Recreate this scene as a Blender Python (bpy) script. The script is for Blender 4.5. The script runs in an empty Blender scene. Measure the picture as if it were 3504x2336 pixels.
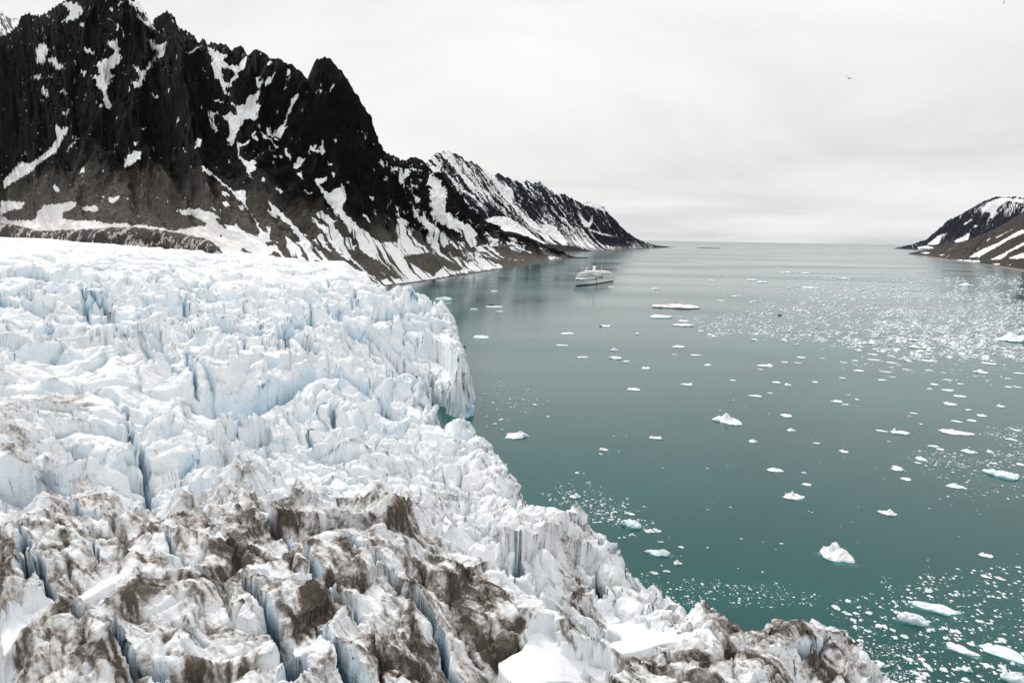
import bpy, bmesh, math, random
import numpy as np
from mathutils import Vector, Matrix
random.seed(7)
SC = bpy.context.scene
COL = SC.collection

# ------------------------------------------------------------------ camera
CAM_H = 82.0
FPX = 2336.0            # focal length in pixels of the 3504 px wide frame (24 mm on 36 mm)
PITCH = math.radians(8.65)
ROLL = math.radians(0.93)
_F = np.array([0, math.cos(PITCH), -math.sin(PITCH)])
_U0 = np.array([0, math.sin(PITCH), math.cos(PITCH)])
_R0 = np.array([1.0, 0, 0])
_R = math.cos(ROLL) * _R0 + math.sin(ROLL) * _U0
_U = -math.sin(ROLL) * _R0 + math.cos(ROLL) * _U0
cd = bpy.data.cameras.new('camera')
cam = bpy.data.objects.new('camera', cd)
COL.objects.link(cam)
cd.sensor_width = 36.0
cd.lens = 24.0
cd.clip_start = 0.5
cd.clip_end = 400000.0
cam.matrix_world = Matrix(((_R[0], _U[0], -_F[0], 0), (_R[1], _U[1], -_F[1], 0), (_R[2], _U[2], -_F[2], CAM_H), (0, 0, 0, 1)))
SC.camera = cam

# ------------------------------------------------------------------ world, sun, exposure
SUN_AZ, SUN_EL = math.radians(-38), math.radians(42)
w = bpy.data.worlds.new('World')
SC.world = w
w.use_nodes = True
nt = w.node_tree
nt.nodes.clear()
def N(nt, t, **k):
    n = nt.nodes.new(t)
    for a, b in k.items():
        setattr(n, a, b)
    return n
def L(nt, a, b):
    nt.links.new(a, b)
out = N(nt, 'ShaderNodeOutputWorld')
mix = N(nt, 'ShaderNodeMixShader')
mix.inputs[0].default_value = 0.95
bg1 = N(nt, 'ShaderNodeBackground'); bg1.inputs[1].default_value = 0.08
bg2 = N(nt, 'ShaderNodeBackground'); bg2.inputs[1].default_value = 1.0
sky = N(nt, 'ShaderNodeTexSky', sky_type='NISHITA', sun_disc=False)
sky.sun_elevation = SUN_EL
sky.sun_rotation = SUN_AZ
sky.air_density = 1.5; sky.dust_density = 3
L(nt, sky.outputs[0], bg1.inputs[0])
tc = N(nt, 'ShaderNodeTexCoord')
sx = N(nt, 'ShaderNodeSeparateXYZ'); L(nt, tc.outputs['Generated'], sx.inputs[0])
def M(nt, op, a, b=None, c=None, clamp=False):
    n = N(nt, 'ShaderNodeMath', operation=op, use_clamp=clamp)
    for i, v in enumerate((a, b, c)):
        if v is None: continue
        if isinstance(v, (int, float)): n.inputs[i].default_value = v
        else: L(nt, v, n.inputs[i])
    return n.outputs[0]
zz = M(nt, 'ADD', M(nt, 'MAXIMUM', sx.outputs[2], 0.0), 0.10)
cx = M(nt, 'DIVIDE', sx.outputs[0], zz)
cy = M(nt, 'DIVIDE', sx.outputs[1], zz)
cmb = N(nt, 'ShaderNodeCombineXYZ'); L(nt, cx, cmb.inputs[0]); L(nt, cy, cmb.inputs[1])
n1 = N(nt, 'ShaderNodeTexNoise'); n1.inputs['Scale'].default_value = 0.42; n1.inputs['Detail'].default_value = 5; n1.inputs['Roughness'].default_value = 0.52
n1.inputs['Distortion'].default_value = 0.6
L(nt, cmb.outputs[0], n1.inputs['Vector'])
cr = N(nt, 'ShaderNodeValToRGB')
e = cr.color_ramp.elements
e[0].position = 0.30; e[0].color = (0.66, 0.66, 0.672, 1)
e[1].position = 0.70; e[1].color = (0.93, 0.93, 0.93, 1)
m_ = e.new(0.5); m_.color = (0.80, 0.80, 0.80, 1)
L(nt, n1.outputs[0], cr.inputs[0])
# cloud deck gets brighter overhead
bo = M(nt, 'MULTIPLY_ADD', M(nt, 'MULTIPLY', sx.outputs[2], 1.5, clamp=True), 0.20, 0.84)
vm = N(nt, 'ShaderNodeVectorMath', operation='SCALE'); L(nt, cr.outputs[0], vm.inputs[0]); L(nt, bo, vm.inputs[3])
L(nt, vm.outputs[0], bg2.inputs[0])
L(nt, bg1.outputs[0], mix.inputs[1]); L(nt, bg2.outputs[0], mix.inputs[2]); L(nt, mix.outputs[0], out.inputs[0])
sl = bpy.data.lights.new('sun', 'SUN')
sun = bpy.data.objects.new('sun', sl)
COL.objects.link(sun)
sl.energy = 1.5
sl.angle = math.radians(14)
sl.color = (1.0, 0.97, 0.93)
sd = Vector((math.sin(SUN_AZ) * math.cos(SUN_EL), math.cos(SUN_AZ) * math.cos(SUN_EL), math.sin(SUN_EL)))
sun.rotation_euler = sd.to_track_quat('Z', 'Y').to_euler()
SC.view_settings.view_transform = 'Standard'
SC.view_settings.look = 'None'
SC.view_settings.gamma = 1
SC.view_settings.exposure = 0.35
SC.view_settings.use_curve_mapping = False
SC.cycles.max_bounces = 6
SC.cycles.diffuse_bounces = 3
SC.cycles.glossy_bounces = 3

# ------------------------------------------------------------------ pixel <-> world
def ray(px, py):
    return FPX * _F + _R * (px - 1752.0) + _U * (1168.0 - py)
def at(px, py, z=0.0):
    d = ray(px, py)
    k = (z - CAM_H) / d[2]
    return np.array([d[0] * k, d[1] * k, z])
def at_depth(px, py, depth):
    d = ray(px, py)
    k = depth / d[1]
    return np.array([d[0] * k, depth, CAM_H + d[2] * k])
def to_px(x, y, z):
    dz = z - CAM_H
    f = y * _F[1] + dz * _F[2]
    r = x * _R[0] + y * _R[1] + dz * _R[2]
    u = x * _U[0] + y * _U[1] + dz * _U[2]
    f = np.where(f < 1, 1, f)
    return 1752 + FPX * r / f, 1168 - FPX * u / f

# ------------------------------------------------------------------ noise
def _hash(ix, iy, seed):
    h = (ix.astype(np.uint32) * np.uint32(374761393) + iy.astype(np.uint32) * np.uint32(668265263) + np.uint32((seed * 2246822519) & 0xffffffff))
    h = (h ^ (h >> np.uint32(13))) * np.uint32(1274126177)
    h = (h ^ (h >> np.uint32(15))) * np.uint32(2246822519)
    return h ^ (h >> np.uint32(16))
def _r(h, k=0):
    return ((h >> np.uint32(k)) & np.uint32(1023)).astype(np.float32) / 1023.0
_ang = np.linspace(0, 2 * np.pi, 256, endpoint=False)
_GC = np.cos(_ang).astype(np.float32); _GS = np.sin(_ang).astype(np.float32)
def gn(x, y, seed=0):
    x = np.asarray(x, np.float32); y = np.asarray(y, np.float32)
    xi = np.floor(x); yi = np.floor(y)
    fx = x - xi; fy = y - yi
    xi = xi.astype(np.int64); yi = yi.astype(np.int64)
    u = fx * fx * fx * (fx * (fx * 6 - 15) + 10); v = fy * fy * fy * (fy * (fy * 6 - 15) + 10)
    r = []
    for dx, dy in ((0, 0), (1, 0), (0, 1), (1, 1)):
        h = (_hash(xi + dx, yi + dy, seed) & np.uint32(255)).astype(np.intp)
        r.append(_GC[h] * (fx - dx) + _GS[h] * (fy - dy))
    a = r[0] + u * (r[1] - r[0]); b = r[2] + u * (r[3] - r[2])
    return (a + v * (b - a)) * 1.45
def fbm(x, y, seed=0, o=4, g=0.5, lac=2.03):
    s = 0; a = 1.0
    for i in range(o):
        s = s + a * gn(x, y, seed + i * 17); a *= g
        x = x * lac + 3.7; y = y * lac - 1.9
    return s
def ridged(x, y, seed=0, o=4, g=0.5, lac=2.03):
    s = 0; a = 1.0; t = 0
    for i in range(o):
        s = s + a * (1 - np.abs(gn(x, y, seed + i * 13)) * 1.7); t += a; a *= g
        x = x * lac + 5.1; y = y * lac + 2.3
    return s / t
def sstep(a, b, x):
    t = np.clip((x - a) / (b - a), 0, 1)
    return t * t * (3 - 2 * t)
def worley(x, y, seed, jit=0.9):
    x = np.asarray(x, np.float32); y = np.asarray(y, np.float32)
    xi = np.floor(x).astype(np.int64); yi = np.floor(y).astype(np.int64)
    f1 = np.full(x.shape, 9, np.float32); f2 = f1.copy()
    hid = np.zeros(x.shape, np.uint32); hid2 = hid.copy()
    vx = np.zeros(x.shape, np.float32); vy = vx.copy()
    for i in (-1, 0, 1):
        for j in (-1, 0, 1):
            h = _hash(xi + i, yi + j, seed)
            dx = xi + i + 0.5 + (_r(h) - 0.5) * jit - x
            dy = yi + j + 0.5 + (_r(h, 10) - 0.5) * jit - y
            d = np.sqrt(dx * dx + dy * dy).astype(np.float32)
            c = d < f1
            c2 = (~c) & (d < f2)
            f2 = np.where(c, f1, np.where(c2, d, f2)); hid2 = np.where(c, hid, np.where(c2, h, hid2))
            f1 = np.where(c, d, f1); hid = np.where(c, h, hid)
            vx = np.where(c, -dx, vx); vy = np.where(c, -dy, vy)
    return f1, f2, hid, hid2, vx.astype(np.float32), vy.astype(np.float32)

# ------------------------------------------------------------------ traced control maps
class Raster:
    def __init__(s, x0, y0, x1, y1, cell):
        s.x0, s.y0, s.c = x0, y0, cell
        s.nx = int((x1 - x0) / cell); s.ny = int((y1 - y0) / cell)
        s.a = np.zeros((s.ny, s.nx), np.float32)
    def poly(s, pts, v=1.0, m=None):
        p = np.array(pts, float)
        gx = (p[:, 0] - s.x0) / s.c; gy = (p[:, 1] - s.y0) / s.c
        i0 = max(0, int(gx.min()) - 1); i1 = min(s.nx, int(gx.max()) + 2)
        j0 = max(0, int(gy.min()) - 1); j1 = min(s.ny, int(gy.max()) + 2)
        if i1 <= i0 or j1 <= j0: return
        X, Y = np.meshgrid(np.arange(i0, i1) + 0.5, np.arange(j0, j1) + 0.5)
        ins = np.zeros(X.shape, bool)
        n = len(p)
        for k in range(n):
            xa, ya, xb, yb = gx[k], gy[k], gx[(k + 1) % n], gy[(k + 1) % n]
            if ya == yb: continue
            c = ((ya > Y) != (yb > Y)) & (X < (xb - xa) * (Y - ya) / (yb - ya) + xa)
            ins ^= c
        s.a[j0:j1, i0:i1][ins] = v
    def blur(s, r, times=2):
        for _ in range(times):
            for ax in (0, 1):
                a = s.a; k = 2 * r + 1
                pad = [(0, 0), (0, 0)]; pad[ax] = (r + 1, r)
                c = np.cumsum(np.pad(a, pad, mode='edge'), axis=ax, dtype=np.float64)
                if ax == 0: s.a = ((c[k:] - c[:-k]) / k).astype(np.float32)
                else: s.a = ((c[:, k:] - c[:, :-k]) / k).astype(np.float32)
        return s
    def get(s, px, py):
        gx = np.clip((px - s.x0) / s.c - 0.5, 0, s.nx - 1.001); gy = np.clip((py - s.y0) / s.c - 0.5, 0, s.ny - 1.001)
        i = gx.astype(int); j = gy.astype(int); u = gx - i; v = gy - j
        a = s.a
        return (a[j, i] * (1 - u) + a[j, i + 1] * u) * (1 - v) + (a[j + 1, i] * (1 - u) + a[j + 1, i + 1] * u) * v
def cr_(sc, ox, oy):
    return lambda *p: [(ox + a / sc, oy + b / sc) for a, b in p]

# ------------------------------------------------------------------ mesh helpers
def obj_from(name, verts, faces, mat=None, parent=None, smooth=True, quads=None, attrs=None):
    me = bpy.data.meshes.new(name)
    verts = np.asarray(verts, np.float32)
    if quads is not None:
        q = np.asarray(quads, np.int32)
        me.vertices.add(len(verts)); me.vertices.foreach_set('co', verts.ravel())
        me.loops.add(q.size); me.loops.foreach_set('vertex_index', q.ravel())
        me.polygons.add(len(q)); me.polygons.foreach_set('loop_start', np.arange(0, q.size, q.shape[1], dtype=np.int32))
        me.update(calc_edges=True)
    else:
        me.from_pydata([tuple(v) for v in verts], [], faces)
        me.update()
    if smooth:
        me.polygons.foreach_set('use_smooth', np.ones(len(me.polygons), bool))
    if attrs:
        for k, v in attrs.items():
            a = me.attributes.new(k, 'FLOAT', 'POINT')
            a.data.foreach_set('value', np.asarray(v, np.float32).ravel())
    if mat: me.materials.append(mat)
    o = bpy.data.objects.new(name, me)
    COL.objects.link(o)
    if parent: o.parent = parent
    return o
def grid_quads(nr, nc, keep=None):
    i = np.arange(nr - 1)[:, None] * nc + np.arange(nc - 1)[None, :]
    q = np.stack([i, i + 1, i + nc + 1, i + nc], -1).reshape(-1, 4)
    if keep is not None:
        k = keep.reshape(-1)
        q = q[k[q].any(axis=1)]
    return q
def compact(verts, q, attrs):
    used = np.zeros(len(verts), bool); used[q.ravel()] = True
    idx = np.cumsum(used) - 1
    return verts[used], idx[q], {k: v.ravel()[used] for k, v in attrs.items()}
def tag(o, label=None, cat=None, group=None, kind=None):
    if label: o['label'] = label
    if cat: o['category'] = cat
    if group: o['group'] = group
    if kind: o['kind'] = kind
    return o
def empty(name, loc, rz=0, **k):
    o = bpy.data.objects.new(name, None); COL.objects.link(o)
    o.empty_display_size = 1
    o.location = loc; o.rotation_euler = (0, 0, rz)
    return tag(o, **k)

# ------------------------------------------------------------------ materials
def new_mat(name):
    m = bpy.data.materials.new(name); m.use_nodes = True
    m.node_tree.nodes.clear()
    nt = m.node_tree
    o = N(nt, 'ShaderNodeOutputMaterial'); b = N(nt, 'ShaderNodeBsdfPrincipled')
    L(nt, b.outputs[0], o.inputs[0])
    return m, nt, b
def noise(nt, vec, scale, detail=4, rough=0.5, dist=0.0):
    n = N(nt, 'ShaderNodeTexNoise'); n.inputs['Scale'].default_value = scale; n.inputs['Detail'].default_value = detail
    n.inputs['Roughness'].default_value = rough; n.inputs['Distortion'].default_value = dist
    if vec is not None: L(nt, vec, n.inputs['Vector'])
    return n.outputs[0]
def mixc(nt, f, a, b):
    n = N(nt, 'ShaderNodeMix', data_type='RGBA')
    for i, v in ((0, f), (6, a), (7, b)):
        if isinstance(v, tuple): n.inputs[i].default_value = (*v, 1)
        elif isinstance(v, (int, float)): n.inputs[i].default_value = v
        else: L(nt, v, n.inputs[i])
    return n.outputs[2]
def maprange(nt, v, a, b, c=0.0, d=1.0):
    n = N(nt, 'ShaderNodeMapRange'); L(nt, v, n.inputs[0])
    for i, x in enumerate((a, b, c, d)): n.inputs[i + 1].default_value = x
    return n.outputs[0]
def attr(nt, name):
    n = N(nt, 'ShaderNodeAttribute', attribute_name=name); return n.outputs['Fac']
def bump(nt, b, h, strength=0.5, dist=1.0):
    n = N(nt, 'ShaderNodeBump'); n.inputs['Strength'].default_value = strength; n.inputs['Distance'].default_value = dist
    L(nt, h, n.inputs['Height']); L(nt, n.outputs[0], b.inputs['Normal'])
def simple_mat(name, col, rough=0.5, metal=0.0, var=0.08, scale=2.0):
    m, nt, b = new_mat(name)
    tcn = N(nt, 'ShaderNodeTexCoord')
    f = noise(nt, tcn.outputs['Object'], scale, 3)
    c = mixc(nt, f, tuple(x * (1 - var) for x in col), tuple(min(1, x * (1 + var)) for x in col))
    L(nt, c, b.inputs['Base Color'])
    b.inputs['Roughness'].default_value = rough; b.inputs['Metallic'].default_value = metal
    return m

# =================================================================== WATER
def water_mat():
    m, nt, b = new_mat('fjord_water')
    g = N(nt, 'ShaderNodeNewGeometry')
    big = noise(nt, g.outputs['Position'], 0.006, 4, 0.55, 0.8)
    c = mixc(nt, maprange(nt, big, 0.35, 0.65), (0.0, 0.055, 0.052), (0.001, 0.084, 0.080))
    mil = noise(nt, g.outputs['Position'], 0.0011, 3, 0.5, 0.4)
    L(nt, c, b.inputs['Base Color'])
    mp = N(nt, 'ShaderNodeMapping'); mp.inputs['Scale'].default_value = (0.35, 1.6, 1); mp.inputs['Rotation'].default_value = (0, 0, math.radians(-8))
    L(nt, g.outputs['Position'], mp.inputs[0])
    patch = noise(nt, mp.outputs[0], 0.0035, 4, 0.55, 0.3)
    rip = maprange(nt, patch, 0.40, 0.62)
    mp2 = N(nt, 'ShaderNodeMapping'); mp2.inputs['Scale'].default_value = (0.7, 1.3, 1); L(nt, g.outputs['Position'], mp2.inputs[0])
    h = M(nt, 'ADD', M(nt, 'MULTIPLY', noise(nt, mp2.outputs[0], 1.1, 4, 0.6), 0.10), M(nt, 'MULTIPLY', noise(nt, mp2.outputs[0], 0.16, 3, 0.5), 0.16))
    h = M(nt, 'MULTIPLY', h, maprange(nt, rip, 0, 1, 0.5, 1.0))
    bump(nt, b, h, 0.17, 1.0)
    sp_ = N(nt, 'ShaderNodeSeparateXYZ'); L(nt, g.outputs['Position'], sp_.inputs[0])
    far_ = maprange(nt, sp_.outputs[1], 6500, 20000, 0.0, 0.04)      # open sea outside the fjord is wind roughened
    L(nt, M(nt, 'ADD', far_, maprange(nt, rip, 0, 1, 0.10, 0.19)), b.inputs['Roughness'])
    b.inputs['IOR'].default_value = 1.31
    return m
WATER = water_mat()
R_ = 60000.0
wo = obj_from('fjord_water', [(-R_, -R_, 0), (R_, -R_, 0), (R_, R_, 0), (-R_, R_, 0)], [(0, 1, 2, 3)], WATER, smooth=False)
tag(wo, 'teal green fjord water paling to grey towards the horizon', 'water', kind='structure')

# =================================================================== GLACIER
c6 = cr_(1.3425, 0, 1500)
c5 = cr_(1.3835, 0, 780)
c7 = cr_(1.1737, 1500, 1500)
e5 = cr_(2.851, 1200, 950)
RIM = [(1288, 985, 24), (1310, 1010, 27), (1340, 1000, 30), (1398, 990, 32), (1425, 1018, 29), (1472, 1010, 30), (1478, 1050, 27), (1530, 1071, 28), (1556, 1062, 31),
       (1550, 1112, 28), (1575, 1117, 28), (1580, 1150, 27), (1590, 1190, 27), (1590, 1222, 26), (1572, 1250, 24),
       (1552, 1270, 20), (1545, 1390, 1), (1505, 1375, 1), (1478, 1348, 1), (1430, 1300, 14), (1475, 1395, 26), (1512, 1440, 28),
       (1560, 1405, 30), (1609, 1396, 30), (1638, 1475, 28), (1690, 1478, 30), (1706, 1552, 27), (1773, 1580, 30), (1803, 1684, 28), (1812, 1740, 25), (1877, 1758, 22),
       (1903, 1810, 18), (1915, 1760, 26), (1937, 1726, 31), (1997, 1712, 32), (2056, 1773, 29), (2146, 1833, 29), (2205, 1905, 27), (2183, 1985, 24),
       (2235, 2030, 20), (2354, 2092, 20), (2420, 2078, 24), (2563, 2062, 28), (2700, 2058, 27), (2790, 2078, 26), (2850, 2110, 25), (2935, 2130, 24), (2928, 2205, 22), (2905, 2240, 19),
       (2985, 2285, 19), (3054, 2340, 19), (3150, 2440, 20)]
rim = np.array([at(a, b, c)[:2] for a, b, c in RIM])
rimz = np.array([max(c, 14) for a, b, c in RIM], float)
far_pt = np.array([[at_depth(1262, 985, 1080)[0], 1080], [at_depth(1240, 985, 1400)[0], 1400]])
rim = np.vstack([far_pt[::-1], rim]); rimz = np.concatenate([[22, 22], rimz])
nearp = np.array([[rim[-1][0] + 12, rim[-1][1] - 25], [rim[-1][0] + 20, -60.0]])
rim = np.vstack([rim, nearp]); rimz = np.concatenate([rimz, [22, 22]])
poly = np.vstack([rim, [[-400, -300], [-6000, -300], [-6000, 4500], [at_depth(1240, 985, 1400)[0] - 200, 4500]]])

AZ = np.radians(np.linspace(-50, 44, 1150)); NR = 1750
RR = np.exp(np.linspace(math.log(30), math.log(2500), NR))
rr, az = np.meshgrid(RR, AZ, indexing='ij')
X = (rr * np.sin(az)).astype(np.float32); Y = (rr * np.cos(az)).astype(np.float32)
cell = rr * 0.0026

# broad surface through chosen heights
HC = [(0, 2336, 40), (800, 2336, 37), (1700, 2336, 33), (2300, 2336, 28), (2900, 2336, 21), (0, 1900, 42), (600, 1950, 40), (1200, 1950, 39), (1700, 1980, 35), (2150, 2100, 29),
      (0, 1640, 42), (300, 1640, 38), (600, 1720, 38), (820, 1700, 39.5), (1100, 1760, 40), (1300, 1700, 39.5), (1560, 1860, 36), (1800, 1900, 32), (2600, 2150, 26),
      (500, 1560, 34), (800, 1480, 31), (1050, 1560, 31), (1400, 1600, 31), (1650, 1700, 30), (0, 1450, 40), (300, 1380, 38), (600, 1380, 34), (1000, 1380, 33), (1400, 1350, 33),
      (0, 1200, 43), (400, 1200, 41), (800, 1200, 38), (1200, 1200, 35), (1500, 1180, 30), (0, 1050, 47), (400, 1060, 45), (800, 1050, 41), (1200, 1050, 37), (1450, 1060, 32),
      (0, 930, 55), (400, 930, 52), (800, 950, 46), (1150, 980, 38), (0, 860, 61), (400, 885, 56), (800, 905, 47), (1100, 940, 36), (0, 820, 66), (250, 838, 61), (550, 862, 55), (-800, 830, 66), (-800, 1300, 46), (-800, 2000, 44)]
P = np.array([[*at(a, b, c)[:2], c] for a, b, c in HC])
ca = np.arctan2(P[:, 0], P[:, 1]) * 3.0; cl = np.log(np.hypot(P[:, 0], P[:, 1]))
ga = az * 3.0; gl = np.log(rr)
step = 8
ga_s = ga[::step, ::step]; gl_s = gl[::step, ::step]
num = 0; den = 0
for k in range(len(P)):
    d2 = (ga_s - ca[k]) ** 2 + (gl_s - cl[k]) ** 2
    wt = 1.0 / (d2 + 0.004) ** 1.8
    num = num + wt * P[k, 2]; den = den + wt
Hs = num / den
def upsample(a, shape):
    i = np.clip(np.arange(shape[0]) / step, 0, a.shape[0] - 1.001); j = np.clip(np.arange(shape[1]) / step, 0, a.shape[1] - 1.001)
    i0 = i.astype(int); j0 = j.astype(int); u = (i - i0)[:, None]; v = (j - j0)[None, :]
    return (a[i0][:, j0] * (1 - v) + a[i0][:, j0 + 1] * v) * (1 - u) + (a[i0 + 1][:, j0] * (1 - v) + a[i0 + 1][:, j0 + 1] * v) * u
H0 = upsample(Hs, rr.shape).astype(np.float32)
PX, PY = to_px(X, Y, H0)

# distance to the rim (positive on the ice)
ins = np.zeros(X.shape, bool)
n = len(poly)
for k in range(n):
    xa, ya = poly[k]; xb, yb = poly[(k + 1) % n]
    if ya == yb: continue
    ins ^= ((ya > Y) != (yb > Y)) & (X < (xb - xa) * (Y - ya) / (yb - ya) + xa)
dist = np.full(X.shape, 1e9, np.float32); rz = np.full(X.shape, 25, np.float32)
for k in range(len(rim) - 1):
    a = rim[k]; b = rim[k + 1]; ab = b - a; l2 = (ab ** 2).sum() + 1e-9
    t = np.clip(((X - a[0]) * ab[0] + (Y - a[1]) * ab[1]) / l2, 0, 1)
    d = np.hypot(X - a[0] - t * ab[0], Y - a[1] - t * ab[1])
    c = d < dist
    dist = np.where(c, d, dist); rz = np.where(c, rimz[k] + t * (rimz[k + 1] - rimz[k]), rz)
sdist = np.where(ins, dist, -dist)

# control rasters
rough = Raster(-800, 700, 3504, 2400, 8); rough.a[:] = 1.0
rough.poly([(-800, 700), (1300, 700), (1300, 960), (700, 900), (0, 850), (-800, 850)], 0.32)
rough.poly([(-800, 850), (0, 850), (700, 905), (1250, 985), (1100, 1020), (400, 960), (-800, 960)], 0.55)
rough.poly(c5((0, 640), (400, 560), (800, 700), (840, 900), (600, 960), (560, 1200), (300, 1000), (0, 900)), 0.45)
rough.poly(c5((880, 830), (1100, 820), (1110, 1000), (930, 1080), (860, 960)), 0.3)
rough.poly([(-800, 1560), (0, 1560), (520, 1780), (700, 1700), (1000, 1780), (1400, 1760), (1500, 1900), (2000, 2080), (2500, 2250), (2500, 2400), (-800, 2400)], 0.34)
rough.blur(5)
rgh = rough.get(PX, PY).astype(np.float32)

dirt = Raster(-800, 700, 3504, 2400, 8)
dirt.a[:] = 0.12
dirt.poly([(-800, 700), (1300, 700), (1300, 960), (0, 900), (-800, 900)], 0.18)
dirt.poly(c5((0, 560), (500, 480), (1100, 420), (1200, 560), (900, 620), (840, 700), (500, 760), (0, 800)), 0.30)
dirt.poly(c5((0, 760), (400, 800), (480, 880), (400, 1000), (420, 1100), (640, 1273), (0, 1273)), 0.42)
dirt.poly(c5((230, 830), (400, 810), (480, 870), (300, 860)), 0.9)
dirt.poly(c5((0, 1000), (120, 1000), (180, 1130), (90, 1273), (0, 1273)), 0.72)
dirt.poly([(0, 1640), (350, 1640), (480, 1780), (600, 1700), (740, 1590), (900, 1600), (1100, 1700), (1400, 1700), (1560, 1900), (1850, 2080), (2100, 2110), (2300, 2060), (2420, 2080), (2650, 2050), (2900, 2120), (2940, 2240), (3060, 2400), (-800, 2400), (-800, 1640)], 0.56)
for p, v in ((c6((740, 380), (1140, 370), (1330, 470), (1280, 600), (1180, 780), (1080, 700), (1000, 600), (860, 560)), 0.72),
             (c6((300, 850), (430, 880), (440, 1122), (0, 1122), (50, 960)), 0.80),
             (c6((1660, 960), (1900, 860), (2030, 960), (2090, 1122), (1640, 1122)), 0.95),
             (c6((1890, 470), (2150, 540), (2352, 700), (2352, 1000), (2240, 960), (2100, 720), (1900, 620)), 0.86),
             (c6((1360, 680), (1500, 700), (1600, 800), (1480, 850), (1370, 800)), 0.85),
             (c6((1150, 380), (1300, 420), (1320, 480), (1180, 450)), 0.9),
             (c6((1750, 230), (1850, 270), (1960, 440), (1980, 560), (1900, 590), (1860, 420)), 0.62),
             (c6((0, 430), (90, 470), (110, 640), (0, 700)), 0.85),
             (c6((230, 280), (340, 300), (390, 400), (340, 420)), 0.75),
             (c6((540, 340), (760, 330), (740, 400), (640, 480), (520, 500), (430, 640), (400, 620)), 0.68),
             (c6((1100, 90), (1140, 110), (1190, 200), (1160, 200), (1110, 140)), 1.0),
             (c6((920, 200), (1050, 110), (1060, 130), (960, 210)), 1.0),
             (c6((1320, 270), (1400, 260), (1390, 340), (1300, 340)), 0.8),
             (c7((0, 450), (150, 500), (260, 640), (400, 780), (330, 860), (180, 880), (60, 700), (0, 640)), 0.86),
             (c7((1060, 700), (1180, 650), (1360, 640), (1440, 680), (1560, 700), (1620, 760), (1560, 800), (1500, 760), (1330, 720), (1220, 740), (1120, 800)), 0.92),
             (c7((450, 390), (530, 390), (600, 500), (560, 600), (470, 590), (500, 480)), 0.66),
             (c7((520, 540), (760, 560), (860, 620), (700, 660), (560, 620)), 0.55),
             (c7((460, 700), (620, 700), (700, 840), (620, 840), (560, 780)), 0.78),
             (c7((1050, 800), (1300, 780), (1420, 830), (1380, 981), (1300, 981), (1250, 850)), 0.6)):
    dirt.poly(p, v)
dirt.blur(3)
for p in (c6((0, 850), (200, 760), (330, 740), (440, 660), (620, 580), (560, 640), (400, 740), (330, 790), (160, 870), (60, 950), (0, 1060)),
          c7((220, 900), (330, 840), (390, 740), (470, 760), (480, 840), (560, 870), (680, 900), (750, 985), (280, 985)),
          c7((660, 640), (780, 620), (900, 660), (980, 700), (960, 740), (1100, 760), (1040, 800), (860, 800), (720, 830), (690, 740), (760, 700)),
          c7((1120, 680), (1220, 650), (1180, 690), (1110, 700))):
    dirt.poly(p, -0.35)
    rough.poly(p, 0.12)
dirt.blur(1, 2)
rgh2 = rough.get(PX, PY)
rgh = np.minimum(rgh, np.maximum(rgh2, 0.12)).astype(np.float32)
drt = dirt.get(PX, PY).astype(np.float32)
snowflat = sstep(0.12, -0.12, drt)
drt = np.maximum(drt, 0)

def lod(lam):
    return sstep(1.3, 3.2, lam / cell).astype(np.float32)
wx = X + 5 * fbm(X / 40, Y / 40, 5, 3) + 1.2 * fbm(X / 7, Y / 7, 6, 2)
wy = Y + 5 * fbm(X / 40, Y / 40, 9, 3) + 1.2 * fbm(X / 7, Y / 7, 8, 2)
th = math.radians(28)
ux = wx * math.cos(th) + wy * math.sin(th); uy = -wx * math.sin(th) + wy * math.cos(th)
fg = sstep(1500, 1800, PY + 0.15 * (PX - 800) * (PX < 2000))          # dirty foreground hump
hh = 0; blue = 0; wall = 0
def cells(lx, ly, seed, off, tilt, crk, cw, ppres, a0=0.0, soft=0.13):
    c, s = math.cos(a0), math.sin(a0)
    qx = (wx * c + wy * s) / lx; qy = (-wx * s + wy * c) / ly
    f1, f2, h1, h2, vx, vy = worley(qx, qy, seed)
    edge = f2 - f1
    z = (_r(h1) - 0.5) * 2 * off + ((_r(h1, 10) - 0.5) * vx * lx + (_r(h1, 20) - 0.5) * vy * ly) * 2 * tilt
    wz = 0.5 + 0.5 * sstep(0.0, soft, edge)
    z = z * wz + (_r(h2) - 0.5) * 2 * off * (1 - wz)
    pr = (_r((h1 ^ h2) * np.uint32(2654435761), 8) < ppres)
    ck = (1 - sstep(0.0, cw, edge)) * pr
    return z, ck * crk, ck, edge
L1 = lod(22); L2 = lod(8); L3 = lod(3.2); L4 = lod(1.3); L5 = lod(0.5)
z1, k1, c1, e1 = cells(46, 26, 11, 4.2, 0.20, 8.0, 0.13, 0.55, 0.12)
z2, k2, c2, e2 = cells(21, 13, 23, 2.9, 0.42, 4.2, 0.14, 0.50, -0.5)
z3, k3, c3, e3 = cells(6.8, 5.0, 37, 0.95, 0.50, 1.8, 0.15, 0.6, 0.4)
z4, k4, c4, e4 = cells(2.4, 1.8, 51, 0.30, 0.42, 0.6, 0.18, 0.5, 0.1)
R1 = ridged(wx / 30, wy / 20, 61, 2, 0.45) - 0.55
R2 = ridged(wx / 8.5, wy / 7, 71, 3, 0.5) - 0.55
F3 = fbm(wx / 2.6, wy / 2.6, 81, 4, 0.55)
mid = 1 - fg
zf, kf, cf, ef = cells(17, 7.5, 67, 1.1, 0.30, 1.6, 0.13, 0.45, -0.75, 0.35)
zg, kg, cg, eg = cells(6.5, 3.4, 69, 0.4, 0.34, 0.7, 0.12, 0.35, -0.6, 0.3)
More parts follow.
